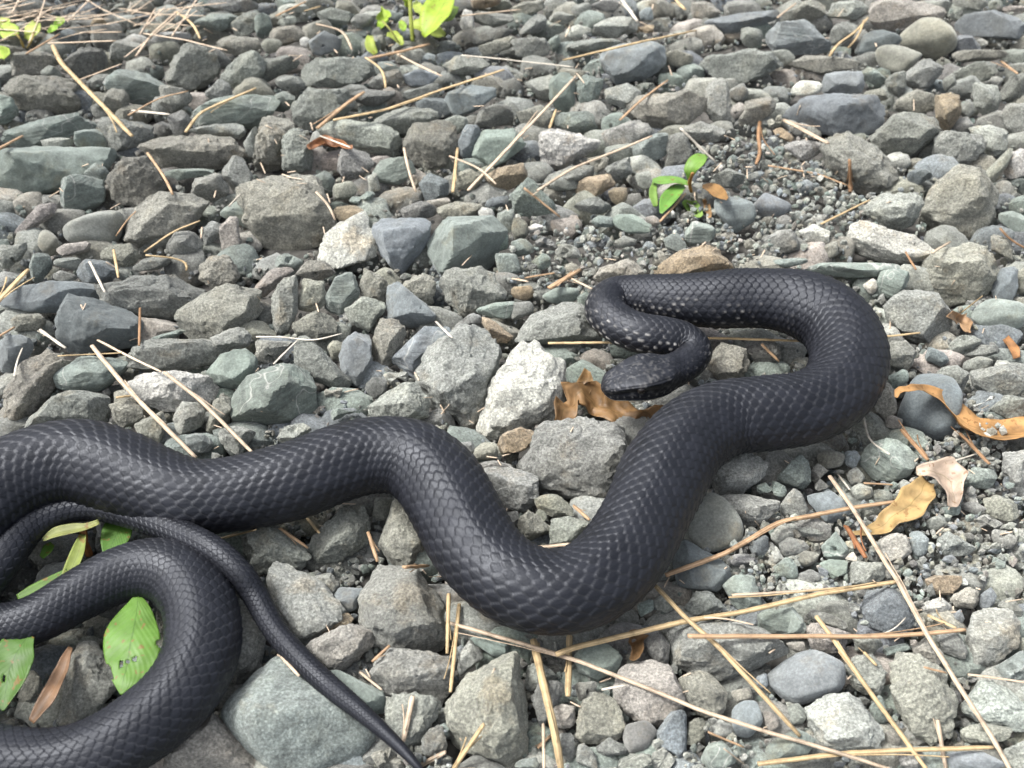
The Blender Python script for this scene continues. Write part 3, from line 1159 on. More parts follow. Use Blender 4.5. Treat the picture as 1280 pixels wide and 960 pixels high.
# -- label words: landmarks anyone can find in the photo
MARKS = [("the snake's head", 762, 488), ("the snake's neck bend", 735, 385), ("the snake's right-hand bend", 1095, 450),
         ("the snake's lowest bend", 690, 795), ("the snake's middle arch", 490, 525), ("the snake's left hump", 95, 530),
         ("the tail's tip", 515, 950), ("the chalk white stone", 705, 185), ("the small seedling", 855, 235),
         ("the curled orange leaf", 1235, 540), ("the yellowed dead leaf", 1130, 640), ("the teal block", 590, 310),
         ("the white pitted stone", 215, 487), ("the yellow-green weed", 520, 25), ("the cream wedge stone", 1112, 303),
         ("the pale teal slab", 1065, 337), ("the smooth slate cobble", 1007, 846), ("the split-toned white stone", 655, 490),
         ("the pinkish boulder", 1130, 18), ("the undercut dark boulder", 1042, 145), ("the far-left slanting straw", 118, 120),
         ("the round clover leaves", 25, 45), ("the big egg-shaped stone", 572, 475), ("the broad green leaf", 162, 815),
         ("the blocky dark teal stone", 125, 410), ("the fork of crossed straws", 1075, 635), ("the largest greenish stone", 370, 905)]
SECT = ['right of', 'behind and right of', 'behind', 'behind and left of', 'left of', 'in front and left of', 'in front of', 'in front and right of']
FIXED = {(705, 187): 'chalk white angular stone standing alone among grey ones behind the seedling',
         (590, 310): 'large teal block with a veined flat top left of the snake neck',
         (215, 487): 'white pitted oblong stone crossed by straws behind the left hump',
         (1112, 303): 'cream white wedge stone pointing right behind the right-hand bend',
         (1065, 337): 'long pale teal slab lying edge-on just behind the right-hand bend',
         (1007, 846): 'smooth rounded slate cobble below the long horizontal straw',
         (655, 490): 'angular stone half white half grey left of the brown leaf at the head',
         (1130, 18): 'pinkish cream boulder at the far edge right of centre',
         (1042, 145): 'big undercut dark boulder with smooth top right of the seedling',
         (572, 475): 'big egg-shaped pale grey stone above the first bend of the arch',
         (125, 410): 'blocky dark teal stone with flat face near the left edge',
         (370, 905): 'largest greenish grey stone under the tapering tail',
         (712, 575): 'big smooth grey stone resting inside the U of the body',
         (1175, 508): 'dark rounded teal boulder under the curled orange leaf'}


def mark_of(c, mk):
    dx, dy = c[0] - mk[1], -(c[1] - mk[2]) * 1.35
    return int(round(math.degrees(math.atan2(dy, dx)) / 45)) % 8, math.hypot(dx, dy)


def rank_labels(items, noun, word, prefix):
    """label each item by its rank of nearness, among its own colour, on one side of one landmark: unique and checkable"""
    tab = {}
    for i, it in enumerate(items):
        for m, mk in enumerate(MARKS):
            s_, d = mark_of(it['c'], mk)
            if d > 14:
                tab.setdefault((word(it), m, s_), []).append((d, i))
    best = {}
    for (w, m, s_), lst in tab.items():
        lst.sort()
        for r, (d, i) in enumerate(lst[:5]):
            cost = d * (1 + 0.9 * r)
            if i not in best or cost < best[i][0]:
                best[i] = (cost, w, m, s_, r)
    out = []
    for i, it in enumerate(items):
        _, w, m, s_, r = best[i]
        o = ['closest', 'second closest', 'third closest', 'fourth closest', 'fifth closest'][r]
        out.append(f"{prefix(it)}{noun}, {o} {w} one {SECT[s_]} {MARKS[m][0]}".replace('  ', ' '))
    return out


def shape_word(s):
    h = s['h']
    w, hh = np.ptp(h[:, 0]), np.ptp(h[:, 1])
    if w > 2.1 * hh:
        return 'flat '
    if hh > 1.35 * w:
        return 'upright '
    if 'r' in s['flag']:
        return 'rounded '
    return 'chunky ' if s['area'] > 2600 else ('angular ' if s['area'] > 900 else 'small ')


LABELS = rank_labels(SINGLE, 'stone', lambda s: TONE[s['tone']][1], shape_word)
for s, lab in zip(SINGLE, LABELS):
    for (fx, fy), t in FIXED.items():
        if s['hand'] and math.hypot(s['c'][0] - fx, s['c'][1] - fy) < 9 and t not in LABELS:
            lab = t
            LABELS.append(t)
            break
    rng, rounded, k, zc = build_params(s)
    level = 5 if s['area'] > 1500 else 4
    C0, W, Fc = stone_mesh(s['h'], zc, rng, level, k, rng.uniform(0.85, 1.15), 0.5 if rounded else 1.0, 0.0 if rounded else {'O': 1.0, 'G': 0.9, 'D': 0.9, 'L': 0.8, 'W': 0.9, 'P': 0.8, 'R': 0.7}.get(s['tone'], 0.4) * rng.uniform(0.5, 1.2))
    splat(W + C0)
    u = 0.99 if 'm' in s['flag'] else rng.random()
    mat = M_FINE if rounded or (s['tone'] in 'BX' and u < 0.6) else (M_SLATE if (s['tone'] in 'TXB' and u < 0.85) or 's' in s['flag'] else M_ROUGH)
    if s['tone'] == 'T' and u < 0.3:
        mat = M_FINE
    link('stone', make_mesh('stone', W, Fc, mat, sharp=0 if rounded else 26), loc=C0, label=lab, cat='stone', group='loose stones of the gravel bed', color=tone(s['tone'], rng))

# -- the rest as one mass of gravel
gv, gf, gc, off = [], [], [], 0
for s in REST:
    rng, rounded, k, zc = build_params(s)
    level = 3 if (s['area'] > 260 and (s.get('inside') or s['area'] > 900)) or s['hand'] else 2
    C0, W, Fc = stone_mesh(s['h'], zc, rng, level, k, rng.uniform(0.8, 1.1), 0.8, 0.0 if rounded else 0.5)
    W = W + C0
    if level == 3:
        splat(W)
    gv.append(W)
    gf.append(Fc + off)
    gc.append(np.tile(tone(s['tone'], rng, 0.13), (len(W), 1)))
    off += len(W)
link('gravel', make_mesh('gravel', np.vstack(gv), np.vstack(gf), M_GRAVEL, attrs={'tint': np.vstack(gc)}, sharp=38),
     label='small grey gravel filling the gaps between the larger stones', cat='gravel', kind='stuff')
# -- grit below: tiny chips lying low
gv, gf, gc, off = [], [], [], 0
V1, F1 = ico(1)
grng = np.random.default_rng(5)
n_grit = 42000
gx = grng.uniform(-40, 1320, n_grit)
gy = grng.uniform(-40, 1000, n_grit)
for i in range(n_grit):
    z = grng.uniform(-0.034, -0.020)
    r = grng.uniform(0.0011, 0.0034)
    x, y = gx[i], gy[i]
    if HAND[min(int((y - OY) / 2), HAND.shape[0] - 1), min(int((x - OX) / 2), HAND.shape[1] - 1)]:
        continue
    fine = any(((x - a) / c) ** 2 + ((y - b) / d) ** 2 < 1 for a, b, c, d in FINE)
    if fine:
        z += 0.010
    P = at(x, y, z)
    W = V1 * grng.uniform(0.45, 1.35, 3) * r * (1 + grng.uniform(-0.38, 0.3, (len(V1), 1))) + P
    gv.append(W)
    gf.append(F1 + off)
    gc.append(np.tile(tone(FILL_TONES[grng.integers(len(FILL_TONES))], grng, 0.2) * (1.05 if fine else 0.8), (len(W), 1)))  # grit in the gaps coloured darker to deepen their shadow
    off += len(W)
link('grit', make_mesh('grit', np.vstack(gv), np.vstack(gf), M_GRAVEL, smooth=False, attrs={'tint': np.vstack(gc)}),
     label='fine stone grit and chips lying deep between the stones', cat='grit', kind='stuff')

# ------------------------------------------------------------------ the ground under it all, out to the horizon
def ground_material():
    m, nt, b, N, L = nodes('gravelly_soil')
    tc = N('ShaderNodeTexCoord')
    n1 = N('ShaderNodeTexNoise', Scale=60.0, Detail=6.0)
    v = N('ShaderNodeTexVoronoi', Scale=90.0)
    L(tc.outputs['Object'], n1.inputs['Vector'])
    L(tc.outputs['Object'], v.inputs['Vector'])
    r = N('ShaderNodeValToRGB')
    e = r.color_ramp.elements
    e[0].position, e[0].color = 0.3, (0.050, 0.048, 0.043, 1)
    e[1].position, e[1].color = 0.75, (0.13, 0.125, 0.114, 1)
    L(n1.outputs[0], r.inputs[0])
    bw = N('ShaderNodeRGBToBW')
    L(v.outputs['Color'], bw.inputs[0])
    c = mixc(N, L, 'MULTIPLY', r.outputs[0], bw.outputs[0], 0.35)
    L(c, b.inputs['Base Color'])
    bp = N('ShaderNodeBump', Strength=0.9, Distance=0.006)
    L(v.outputs['Distance'], bp.inputs['Height'])
    L(bp.outputs[0], b.inputs['Normal'])
    b.inputs['Roughness'].default_value = 0.95
    return m


gx = np.r_[-300, -60, -12, -4, np.linspace(-1.6, 1.6, 121), 4, 12, 60, 300]
gy = np.r_[-300, -60, -12, -3, np.linspace(-0.6, 2.6, 121), 5, 12, 60, 300]
X, Y = np.meshgrid(gx, gy)
P = np.c_[X.ravel(), Y.ravel(), np.zeros(X.size)]
Z = -0.037 + 0.004 * vnoise(P * 45 + 100.3) + 0.003 * vnoise(P * 110 + 7.7)
P[:, 2] = Z
n = len(gx)
ii = (np.arange(len(gy) - 1)[:, None] * n + np.arange(n - 1)[None]).ravel()
link('ground', make_mesh('ground', P, np.c_[ii, ii + 1, ii + n + 1, ii + n], ground_material()), kind='structure',
     label='dark gravelly soil under the stones', cat='ground')
# ------------------------------------------------------------------ the snake: one continuous body with relief scales
def snake_material():
    m, nt, b, N, L = nodes('snake_skin')
    ed = N('ShaderNodeAttribute', attribute_name='edge')
    sp = N('ShaderNodeAttribute', attribute_name='fleck')
    rn = N('ShaderNodeAttribute', attribute_name='scale_random')
    be = N('ShaderNodeAttribute', attribute_name='belly')
    tc = N('ShaderNodeTexCoord')
    r0 = ramp(N, [(0.0, (0.0042, 0.0046, 0.0068)), (1.0, (0.0085, 0.0092, 0.0128))])
    L(rn.outputs['Fac'], r0.inputs[0])
    n1 = N('ShaderNodeTexNoise', Scale=45.0, Detail=4.0)
    L(tc.outputs['Object'], n1.inputs['Vector'])
    r1 = ramp(N, [(0.3, 0.8), (0.7, 1.25)])
    L(n1.outputs[0], r1.inputs[0])
    c = mixc(N, L, 'MULTIPLY', r0.outputs[0], r1.outputs[0], 1.0)
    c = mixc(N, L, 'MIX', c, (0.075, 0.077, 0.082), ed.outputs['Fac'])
    c = mixc(N, L, 'MIX', c, (0.36, 0.35, 0.33), sp.outputs['Fac'])
    c = mixc(N, L, 'MIX', c, (0.55, 0.54, 0.48), be.outputs['Fac'])
    L(c, b.inputs['Base Color'])
    n2 = N('ShaderNodeTexNoise', Scale=900.0, Detail=3.0)
    L(tc.outputs['Object'], n2.inputs['Vector'])
    bp = N('ShaderNodeBump', Strength=0.35, Distance=0.0004)
    L(n2.outputs[0], bp.inputs['Height'])
    L(bp.outputs[0], b.inputs['Normal'])
    rr = ramp(N, [(0.3, 0.42), (0.7, 0.58)])
    L(n1.outputs[0], rr.inputs[0])
    L(rr.outputs[0], b.inputs['Roughness'])
    b.inputs['Specular IOR Level'].default_value = 0.38
    b.inputs['Specular Tint'].default_value = (0.86, 0.91, 1.0, 1)
    return m


def build_snake():
    P, R = SPATH[:, :3], SPATH[:, 3]
    seg = np.linalg.norm(np.diff(P, axis=0), axis=1)
    s = np.r_[0, np.cumsum(seg)]
    PITCHK = 0.28                                       # scale length / body radius
    # rows of scales around: fewer on neck and tail, the pitch grows to match
    i_neck, i_tail = 13 * 40, 66 * 40
    rows_s = np.where(s < s[i_neck], 18.0, np.where(s > s[i_tail], 12.0, 24.0))
    Rs = np.maximum(R, 0.004) * 24.0 / rows_s
    Rs = np.where(s > s[i_tail], Rs * 0.92, Rs)
    phi = np.r_[0, np.cumsum(seg / (PITCHK * 0.5 * (Rs[1:] + Rs[:-1])))]
    SUB = 8
    nr = int(phi[-1] * SUB)
    ph = np.linspace(0, phi[-1], nr)
    C = np.c_[[np.interp(ph, phi, P[:, i]) for i in range(3)]].T
    r = np.interp(ph, phi, R)
    ss = np.interp(ph, phi, s)
    nose = np.clip(ss / 0.0075, 0.05, 1)
    r = r * np.sqrt(1 - (1 - nose) ** 2)
    Tn = np.gradient(C, axis=0)
    Tn /= np.linalg.norm(Tn, axis=1)[:, None]
    kcur = np.gradient(Tn, axis=0) / np.gradient(ss)[:, None]
    ker = np.ones(31) / 31
    kcur = np.c_[[np.convolve(kcur[:, i], ker, 'same') for i in range(3)]].T
    Sd = np.cross(Tn, (0, 0, 1.0))
    Sd /= np.linalg.norm(Sd, axis=1)[:, None]
    Dn = np.cross(Sd, Tn)
    # around: scale rows over 280 degrees, then the plain belly
    ROWS, RS = 24, 7
    span = math.radians(142)
    v_rows = np.linspace(0, ROWS, ROWS * RS + 1)
    th1 = np.sign(v_rows / ROWS * 2 - 1) * np.abs(v_rows / ROWS * 2 - 1) ** 1.14 * span
    th2 = np.linspace(span, 2 * math.pi - span, 16)[1:-1]
    th = np.r_[th1, th2]
    vrow = np.r_[v_rows, np.full(len(th2), -9.0)]
    na = len(th)
    PHI, TH = np.meshgrid(ph, th, indexing='ij')
    rows_p = rows_s[np.clip(np.searchsorted(phi, ph), 0, len(s) - 1)][:, None]
    VR = np.where(vrow[None] < 0, -9.0, vrow[None] * rows_p / ROWS)
    # nearest two scale centres in the staggered lattice
    f1 = np.full(PHI.shape, 9.0)
    f2 = np.full(PHI.shape, 9.0)
    du1 = np.zeros(PHI.shape)
    dv1 = np.zeros(PHI.shape)
    idv = np.zeros(PHI.shape)
    j0 = np.floor(VR)
    for dj in (-1, 0, 1):
        j = j0 + dj
        offs = 0.5 * (np.mod(j, 2))
        i0 = np.floor(PHI - offs)
        for di in (0, 1):
            du = PHI - (i0 + di + offs)
            dv = VR - (j + 0.5)
            d = ((np.abs(du) * 1.02) ** 1.45 + (np.abs(dv) * 0.80) ** 1.45) ** (1 / 1.45)
            n1 = d < f1
            f2 = np.where(n1, f1, np.minimum(f2, d))
            du1 = np.where(n1, du, du1)
            dv1 = np.where(n1, dv, dv1)
            idv = np.where(n1, np.mod((i0 + di) * 12.9898 + j * 78.233 + 0.37 * (i0 + di) * j, 97.0) * 43.7585, idv)
            f1 = np.where(n1, d, f1)
    e = np.clip((f2 - f1) / 0.17, 0, 1)
    e = e * e * (3 - 2 * e)
    rnd = np.mod(np.abs(np.sin(idv) * 43758.5453), 1.0)
    dors = (VR >= 0).astype(float)
    head_len = 0.075
    headw = np.clip(1 - (ss - 0.036) / 0.014, 0, 1)[:, None]           # 1 on the head, 0 behind the neck
    tail = np.clip((ss[-1] - ss) / 0.05, 0.3, 1)[:, None] * np.where(ss > s[i_tail], 1.7, 1.0)[:, None]
    hgt = (0.007 * e + 0.030 * e * (du1 + 0.38) + 0.006 * e * np.exp(-(dv1 / 0.10) ** 2)) * dors * tail
    hgt = hgt * (1 - 0.85 * headw)
    # belly shields: faint cross ridges
    hgt += np.where(VR < 0, 0.02 * np.abs(np.mod(PHI, 1.0) - 0.5), 0)
    # cross-section: a little wider than high, blunt ridge on the back, flat below
    ct, st = np.cos(TH), np.sin(TH)
    wx = 1.0 + 0 * TH
    wz = np.where(ct > 0, 0.95, 0.78) + 0 * TH
    base = 1 + 0.035 * np.exp(-(TH / 0.26) ** 2) - 0.018 * np.exp(-((np.abs(TH) - 0.75) / 0.35) ** 2)
    lump = vnoise(np.c_[ss * 26, np.zeros(nr), np.zeros(nr)])[:, None] * 0.040 + 0.022 * vnoise(np.c_[(ss[:, None] * 34 + 0 * TH).ravel(), (np.cos(TH) * 1.6).ravel(), (np.sin(TH) * 1.6).ravel() + 40]).reshape(TH.shape)
    rad = r[:, None] * (base + lump)
    X = rad * wx * st
    Zz = rad * wz * ct
    # the head: flat crown, sharp brow, tapering sides
    t = np.clip(ss / 0.052, 0, 1)[:, None]               # 0 snout .. 1 nape
    hw_ = 1 - np.clip((t - 0.75) / 0.25, 0, 1)           # head influence
    hw_ = hw_ * hw_ * (3 - 2 * hw_)
    pe = np.where(ct > 0, 4.6, 2.6)
    sup = (np.abs(ct) ** pe + np.abs(st) ** pe) ** (-1 / pe)
    Xh = r[:, None] * sup * st * 1.02
    top = 0.70 + 0.14 * t
    Zh = r[:, None] * sup * np.where(ct > 0, top, 0.80) * ct
    # brow overhang and mouth line
    brow = np.exp(-((np.abs(TH) - 0.90) / 0.20) ** 2) * np.exp(-((t - 0.48) / 0.28) ** 2)
    mouth = np.exp(-((np.abs(TH) - 1.92) / 0.055) ** 2) * np.clip((0.88 - t) / 0.1, 0, 1)
    loreal = np.exp(-((np.abs(TH) - 1.35) / 0.22) ** 2) * np.exp(-((t - 0.35) / 0.25) ** 2)
    bulge = 1 + 0.12 * brow - 0.14 * mouth - 0.10 * loreal
    X = X * (1 - hw_) + Xh * bulge * hw_
    Zz = Zz * (1 - hw_) + Zh * (1 + 0.06 * brow) * hw_
    g = 1 + hgt
    # crown shields: shallow seams
    aT = np.abs(TH)
    ln_ = lambda x, w_: np.exp(-(x / w_) ** 2)
    seam = (ln_(TH, 0.035) * ((t > 0.60) | (t < 0.34)) + ln_(t - 0.22 - 0.03 * aT, 0.010) * (aT < 0.85) + ln_(t - 0.35 + 0.04 * aT, 0.010) * (aT < 0.85)
            + ln_(t - 0.62 + 0.05 * aT, 0.011) * (aT < 0.80) + ln_(aT - 0.42, 0.030) * (t > 0.34) * (t < 0.60) + ln_(aT - 0.86, 0.03) * (t > 0.12) * (t < 0.92)
            + ln_(t - 0.92, 0.012) * (aT < 0.85))
    lab = np.clip(np.cos(t * 70) - 0.72, 0, 1) * 3.5 * np.exp(-((np.abs(TH) - 1.75) / 0.17) ** 2)
    g = g - 0.022 * np.clip(seam, 0, 1) * hw_ - 0.05 * lab * hw_ + 0.012 * hw_ * vnoise(np.c_[(t * 22 + 0 * TH).ravel(), (TH * 6).ravel(), 0 * TH.ravel()]).reshape(TH.shape)
    W = C[:, None, :] + (X * g)[..., None] * Sd[:, None, :] + (Zz * g)[..., None] * Dn[:, None, :]
    # stretched skin shows pale between the scales on the outside of a bend
    rad_dir = (X[..., None] * Sd[:, None, :] + Zz[..., None] * Dn[:, None, :])
    stretch = -(rad_dir * kcur[:, None, :]).sum(-1)
    wd = np.clip(0.20 + 0.20 * stretch, 0.08, 0.40)
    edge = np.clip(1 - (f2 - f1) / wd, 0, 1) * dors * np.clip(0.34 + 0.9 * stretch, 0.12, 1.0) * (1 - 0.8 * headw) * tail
    edge = edge * np.clip(0.35 + 1.6 * (du1 + 0.08), 0.18, 1.0)           # pale colour mostly on the free rear rims
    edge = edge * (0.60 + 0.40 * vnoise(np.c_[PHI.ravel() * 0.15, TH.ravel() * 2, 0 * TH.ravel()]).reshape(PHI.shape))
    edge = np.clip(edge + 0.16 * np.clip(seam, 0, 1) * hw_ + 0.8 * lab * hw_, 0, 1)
    # white flecks low on the neck's sides
    nk = np.exp(-((ss[:, None] - 0.15) / 0.11) ** 2)
    fl = (rnd > 0.40) * np.exp(-((np.abs(TH) - 1.45) / 0.62) ** 2) * nk * np.clip((du1 + 0.10) / 0.25, 0, 1) * np.clip(1 - np.abs(dv1 + 0.2 * (rnd - 0.7)) / 0.34, 0, 1) * dors
    fl = np.clip(fl * 2.0, 0, 1) * (0.30 + 0.7 * np.mod(rnd * 7.31, 1.0)) * (ss[:, None] > 0.045)
    fl = fl * np.clip(0.5 + 1.1 * vnoise(np.c_[PHI.ravel() * 2.3, VR.ravel() * 2.7, 0 * TH.ravel()]).reshape(PHI.shape), 0.1, 1.2)
    mott = vnoise(np.c_[(t * 40 + 0 * TH).ravel(), (TH * 9).ravel(), 0 * TH.ravel() + 3]).reshape(TH.shape)
    fl = fl + 0.20 * hw_ * np.clip(mott - 0.15, 0, 1) * (aT < 1.7)
    fl = fl + 0.35 * lab * hw_ * (np.abs(TH) > 1.6)
    belly = np.where((np.abs(TH) > 2.05) & (np.abs(TH) < 2 * math.pi - 2.05), 1.0, 0.0) * np.clip((0.10 - ss[:, None]) / 0.03, 0, 1) * 0.9
    verts = W.reshape(-1, 3)
    a = (np.arange(nr - 1)[:, None] * na + np.arange(na)[None]).ravel()
    b = (np.arange(nr - 1)[:, None] * na + (np.arange(na) + 1)[None] % na).ravel()
    faces = np.c_[a, b, b + na, a + na]
    # close the ends
    nv = len(verts)
    verts = np.vstack([verts, C[0] - Tn[0] * r[0] * 0.15, C[-1] + Tn[-1] * r[-1]])
    k = np.arange(na)
    k2 = (k + 1) % na
    capa = np.c_[np.full(na, nv), k2, k, np.full(na, nv)]
    z0 = (nr - 1) * na
    ext = lambda x, v=0.0: np.r_[x.ravel(), v, v]
    # snout rounding: the first rings shrink towards the nose
    at_ = {'edge': ext(edge), 'fleck': ext(np.clip(fl, 0, 1)), 'scale_random': ext(rnd), 'belly': ext(belly)}
    tri = np.vstack([np.c_[np.full(na, nv), k2, k], np.c_[np.full(na, nv + 1), z0 + k, z0 + k2]])
    quads_as_tris = np.vstack([faces[:, [0, 1, 2]], faces[:, [0, 2, 3]]])
    me = make_mesh('body', verts, np.vstack([quads_as_tris, tri]), snake_material(), attrs=at_)
    i_eye = int(np.argmin(np.abs(ss - 0.052 * 0.46)))
    eyes = []
    for sgn in (-1, 1):
        a_i = int(np.argmin(np.abs(th - sgn * 1.12)))
        eyes.append((W[i_eye, a_i], (W[i_eye, a_i] - C[i_eye]), r[i_eye]))
    return me, eyes, C, r


def eye_material():
    m, nt, b, N, L = nodes('snake_eye')
    b.inputs['Base Color'].default_value = (0.012, 0.010, 0.009, 1)
    b.inputs['Roughness'].default_value = 0.12
    return m


me, eyes, SC, SR = build_snake()
root = bpy.data.objects.new('snake', None)
COL.objects.link(root)
root['label'] = 'black snake with satin scales winding across the gravel, head tucked by its neck'
root['category'] = 'snake'
root.location = SC[len(SC) // 2] * (1, 1, 0)
root_inv = Matrix.Translation(-Vector(root.location))


def child(name, me, color=None, label=None):
    o = link(name, me, parent=root, color=color, label=label)
    o.matrix_parent_inverse = root_inv
    return o


child('body', me)
ME = eye_material()
V3, F3 = ico(3)
for P_, dr, r_ in eyes:
    q = r_ * 0.22
    child('eye', make_mesh('eye', V3 * q + P_ - dr / np.linalg.norm(dr) * q * 0.25, F3, ME))

# ------------------------------------------------------------------ straws: photo course, width px, colour
ST = {'y': (196, 172, 132), 't': (182, 152, 120), 'p': (202, 182, 158), 'b': (150, 118, 88), 'w': (216, 208, 192), 'r': (150, 104, 72)}
ST_WORD = {'y': 'yellow', 't': 'tan', 'p': 'pale', 'b': 'brown', 'w': 'whitish', 'r': 'rusty'}
STRAWS = '''y 7 66,57 75,78 110,113 165,170
p 3 95,101 152,80
t 3 160,144 200,122 235,114
y 5 232,165 250,140 320,110
p 4 170,70 190,42 220,15
y 4 220,15 242,28 250,48
t 4 184,191 205,220 216,243
t 6 -6,188 28,170
w 5 165,138 212,143
p 3 100,41 152,40
p 3 60,54 145,51
t 4 33,67 75,42
t 7 397,160 435,128 455,115
y 5 417,150 480,138 545,115 630,87
y 5 566,240 572,185
p 4 562,195 600,210 620,230
p 5 585,238 640,180 720,95
t 6 460,73 500,65 537,55
p 4 492,65 520,80 552,95
p 4 395,30 430,38 440,62
t 4 345,20 382,2
y 4 457,72 480,87 482,110
p 4 505,185 510,212 520,240
w 3 400,170 440,185
w 3 577,69 640,75 717,84
y 5 705,75 790,55 870,38
t 4 775,150 805,122 835,100
p 5 672,238 715,210 780,185 815,170
w 5 850,160 895,203
w 6 775,-4 797,27
y 5 845,0 857,12
y 4 687,160 695,137
b 6 950,152 947,170 952,192 945,205
p 8 980,150 1035,179
t 4 960,207 1022,217 1060,232
b 8 1062,200 1063,240
y 4 1037,70 1045,55 1070,40 1085,22
y 3 1060,60 1075,45 1080,25
t 5 1252,77 1272,92
p 4 972,22 995,4
y 9 -4,378 35,337
w 4 112,327 131,365
y 4 142,312 148,347
y 4 180,315 215,290 250,276
y 4 182,319 217,322 238,329 233,338
b 4 175,385 174,432
w 5 50,412 82,435
y 3 72,445 155,441
p 4 122,425 160,445 202,465
p 7 115,432 165,492 245,572
p 6 205,465 250,500 317,567
y 5 145,497 167,494
t 5 -4,422 18,409
w 3 18,470 20,452 28,435
t 3 145,295 160,272 170,264
w 4 286,258 300,243
w 3 320,421 350,421 392,426 427,417
w 3 342,455 372,425
w 4 545,402 565,422
p 4 395,240 412,257 419,275
t 5 655,235 700,271
t 9 687,360 725,337
p 4 712,347 740,361
t 4 640,350 695,341
p 4 640,348 660,352
y 5 685,429 760,428 880,422 1010,426 1110,420 1150,416
t 6 952,430 974,452
t 4 825,277 857,242
y 4 1026,280 1087,250
p 4 1165,316 1188,302
b 4 1132,315 1145,337
y 3 1200,392 1228,370
w 4 1080,522 1085,550 1112,568
b 8 1127,537 1160,575
b 7 1200,542 1237,580
w 3 1190,577 1240,561
p 8 1037,595 1067,637 1105,700 1120,722 1155,787 1197,855 1237,917 1264,964
w 4 1047,592 1062,612
t 8 832,719 907,692 975,652 1065,635 1125,626
t 4 1080,604 1120,606
y 8 818,731 857,772 900,810 950,865 1000,920
y 9 695,818 720,809 792,792 860,775 925,765 1025,742 1120,727
p 5 915,744 975,741 1050,735
t 8 860,795 910,796 1080,796 1120,795 1160,792 1207,787
y 8 1020,770 1037,792 1080,855 1160,964
p 7 560,778 655,805 720,825 795,855 880,890 960,915 1035,937 1120,964
y 8 947,955 1047,942 1135,937 1242,934
p 7 1172,900 1183,964
p 4 1210,843 1284,853
t 4 1155,834 1183,841
y 6 1160,769 1195,785
y 5 1080,815 1096,832
w 2 1100,793 1120,787 1132,772
y 12 667,800 677,845 692,907 702,964
y 10 712,795 710,870
y 6 561,742 559,817
y 6 574,755 563,865
p 8 516,870 504,927
p 9 525,957 557,940
y 8 565,964 605,905
p 5 679,905 680,964
w 4 752,862 785,856
t 5 487,807 465,827
p 4 450,840 477,862
p 5 352,821 374,845
y 5 276,673 320,662
t 5 350,660 385,685
y 5 384,648 399,666
t 6 460,665 472,702
t 8 505,709 535,707
p 7 657,686 715,680
t 6 717,632 737,650
r 9 1057,657 1070,676 1082,697
p 3 880,772 905,772 942,781
t 5 672,935 690,918
b 5 1250,285 1262,300 1285,312
p 3 905,936 930,955
t 4 885,915 930,934
y 3 400,8 380,14
p 3 575,20 650,12'''


def tube(pts, rad, name, mat, sides=6, flat=0.55):
    """pts (n,3), rad (n,) -> mesh data (world)"""
    T_ = np.gradient(pts, axis=0)
    T_ /= np.linalg.norm(T_, axis=1)[:, None] + 1e-12
    S_ = np.cross(T_, (0.05, 0.03, 1.0))
    S_ /= np.linalg.norm(S_, axis=1)[:, None] + 1e-12
    U_ = np.cross(S_, T_)
    a = np.linspace(0, 2 * np.pi, sides, endpoint=False)
    W = pts[:, None] + rad[:, None, None] * (np.cos(a)[None, :, None] * S_[:, None] + flat * np.sin(a)[None, :, None] * U_[:, None])
    n = len(pts)
    i = (np.arange(n - 1)[:, None] * sides + np.arange(sides)[None]).ravel()
    j = (np.arange(n - 1)[:, None] * sides + ((np.arange(sides) + 1) % sides)[None]).ravel()
    q = np.c_[i, j, j + sides, i + sides]
    tr = np.vstack([q[:, [0, 1, 2]], q[:, [0, 2, 3]]])
    V = W.reshape(-1, 3)
    k = np.arange(sides)
    caps = np.vstack([np.c_[np.full(sides, len(V)), (k + 1) % sides, k],
                      np.c_[np.full(sides, len(V) + 1), (n - 1) * sides + k, (n - 1) * sides + (k + 1) % sides]])
    V = np.vstack([V, pts[0], pts[-1]])
    across = np.r_[np.tile(a / (2 * np.pi), n), 0, 0]
    return V, np.vstack([tr, caps]), across


def straw_points(px, wpx, rng, lift=0.0, stiff=0.85):
    px = np.array(px, dtype=float)
    L_ = np.r_[0, np.cumsum(np.linalg.norm(np.diff(px, axis=0), axis=1))]
    n = max(6, int(L_[-1] / 6))
    u = np.linspace(0, L_[-1], n)
    q = np.c_[np.interp(u, L_, px[:, 0]), np.interp(u, L_, px[:, 1])]
    for _ in range(3):
        q[1:-1] = 0.5 * q[1:-1] + 0.25 * (q[:-2] + q[2:])
    r = 0.45 * wpx * mpp(*q.mean(0), 0)
    zs = np.array([surface_z(*p) for p in q]) + r * 0.7
    deg = 1 if L_[-1] < 160 else 2
    t = np.linspace(-1, 1, n)
    co = np.polyfit(t, zs, deg)
    zf = np.polyval(co, t)
    zf = zf + max(0.0, (zs - zf).max()) * stiff + lift
    zf = np.clip(zf, -0.02, 0.03)
    w = rng.normal(0, 0.30, (n, 2)).cumsum(0) * 0.35
    w -= np.linspace(w[0], w[-1], n)
    q = q + w
    pts = np.array([at(a[0], a[1], z) for a, z in zip(q, zf)])
    rad = r * (1 + 0.035 * rng.normal(0, 1, n)) * np.interp(t, [-1, -0.9, 0.8, 1], [0.9, 1, 0.9, 0.7])
    return pts, np.maximum(rad, r * 0.4)


straws = []
for line in STRAWS.split('\n'):
    t = line.split()
    px = [tuple(float(a) for a in s.split(',')) for s in t[2:]]
    ln = sum(math.dist(px[i], px[i + 1]) for i in range(len(px) - 1))
    mid = np.array([np.interp(0.5, np.linspace(0, 1, len(px)), [p[0] for p in px]), np.interp(0.5, np.linspace(0, 1, len(px)), [p[1] for p in px])])
    straws.append(dict(c=mid, col=t[0], w=float(t[1]), px=px, len=ln))


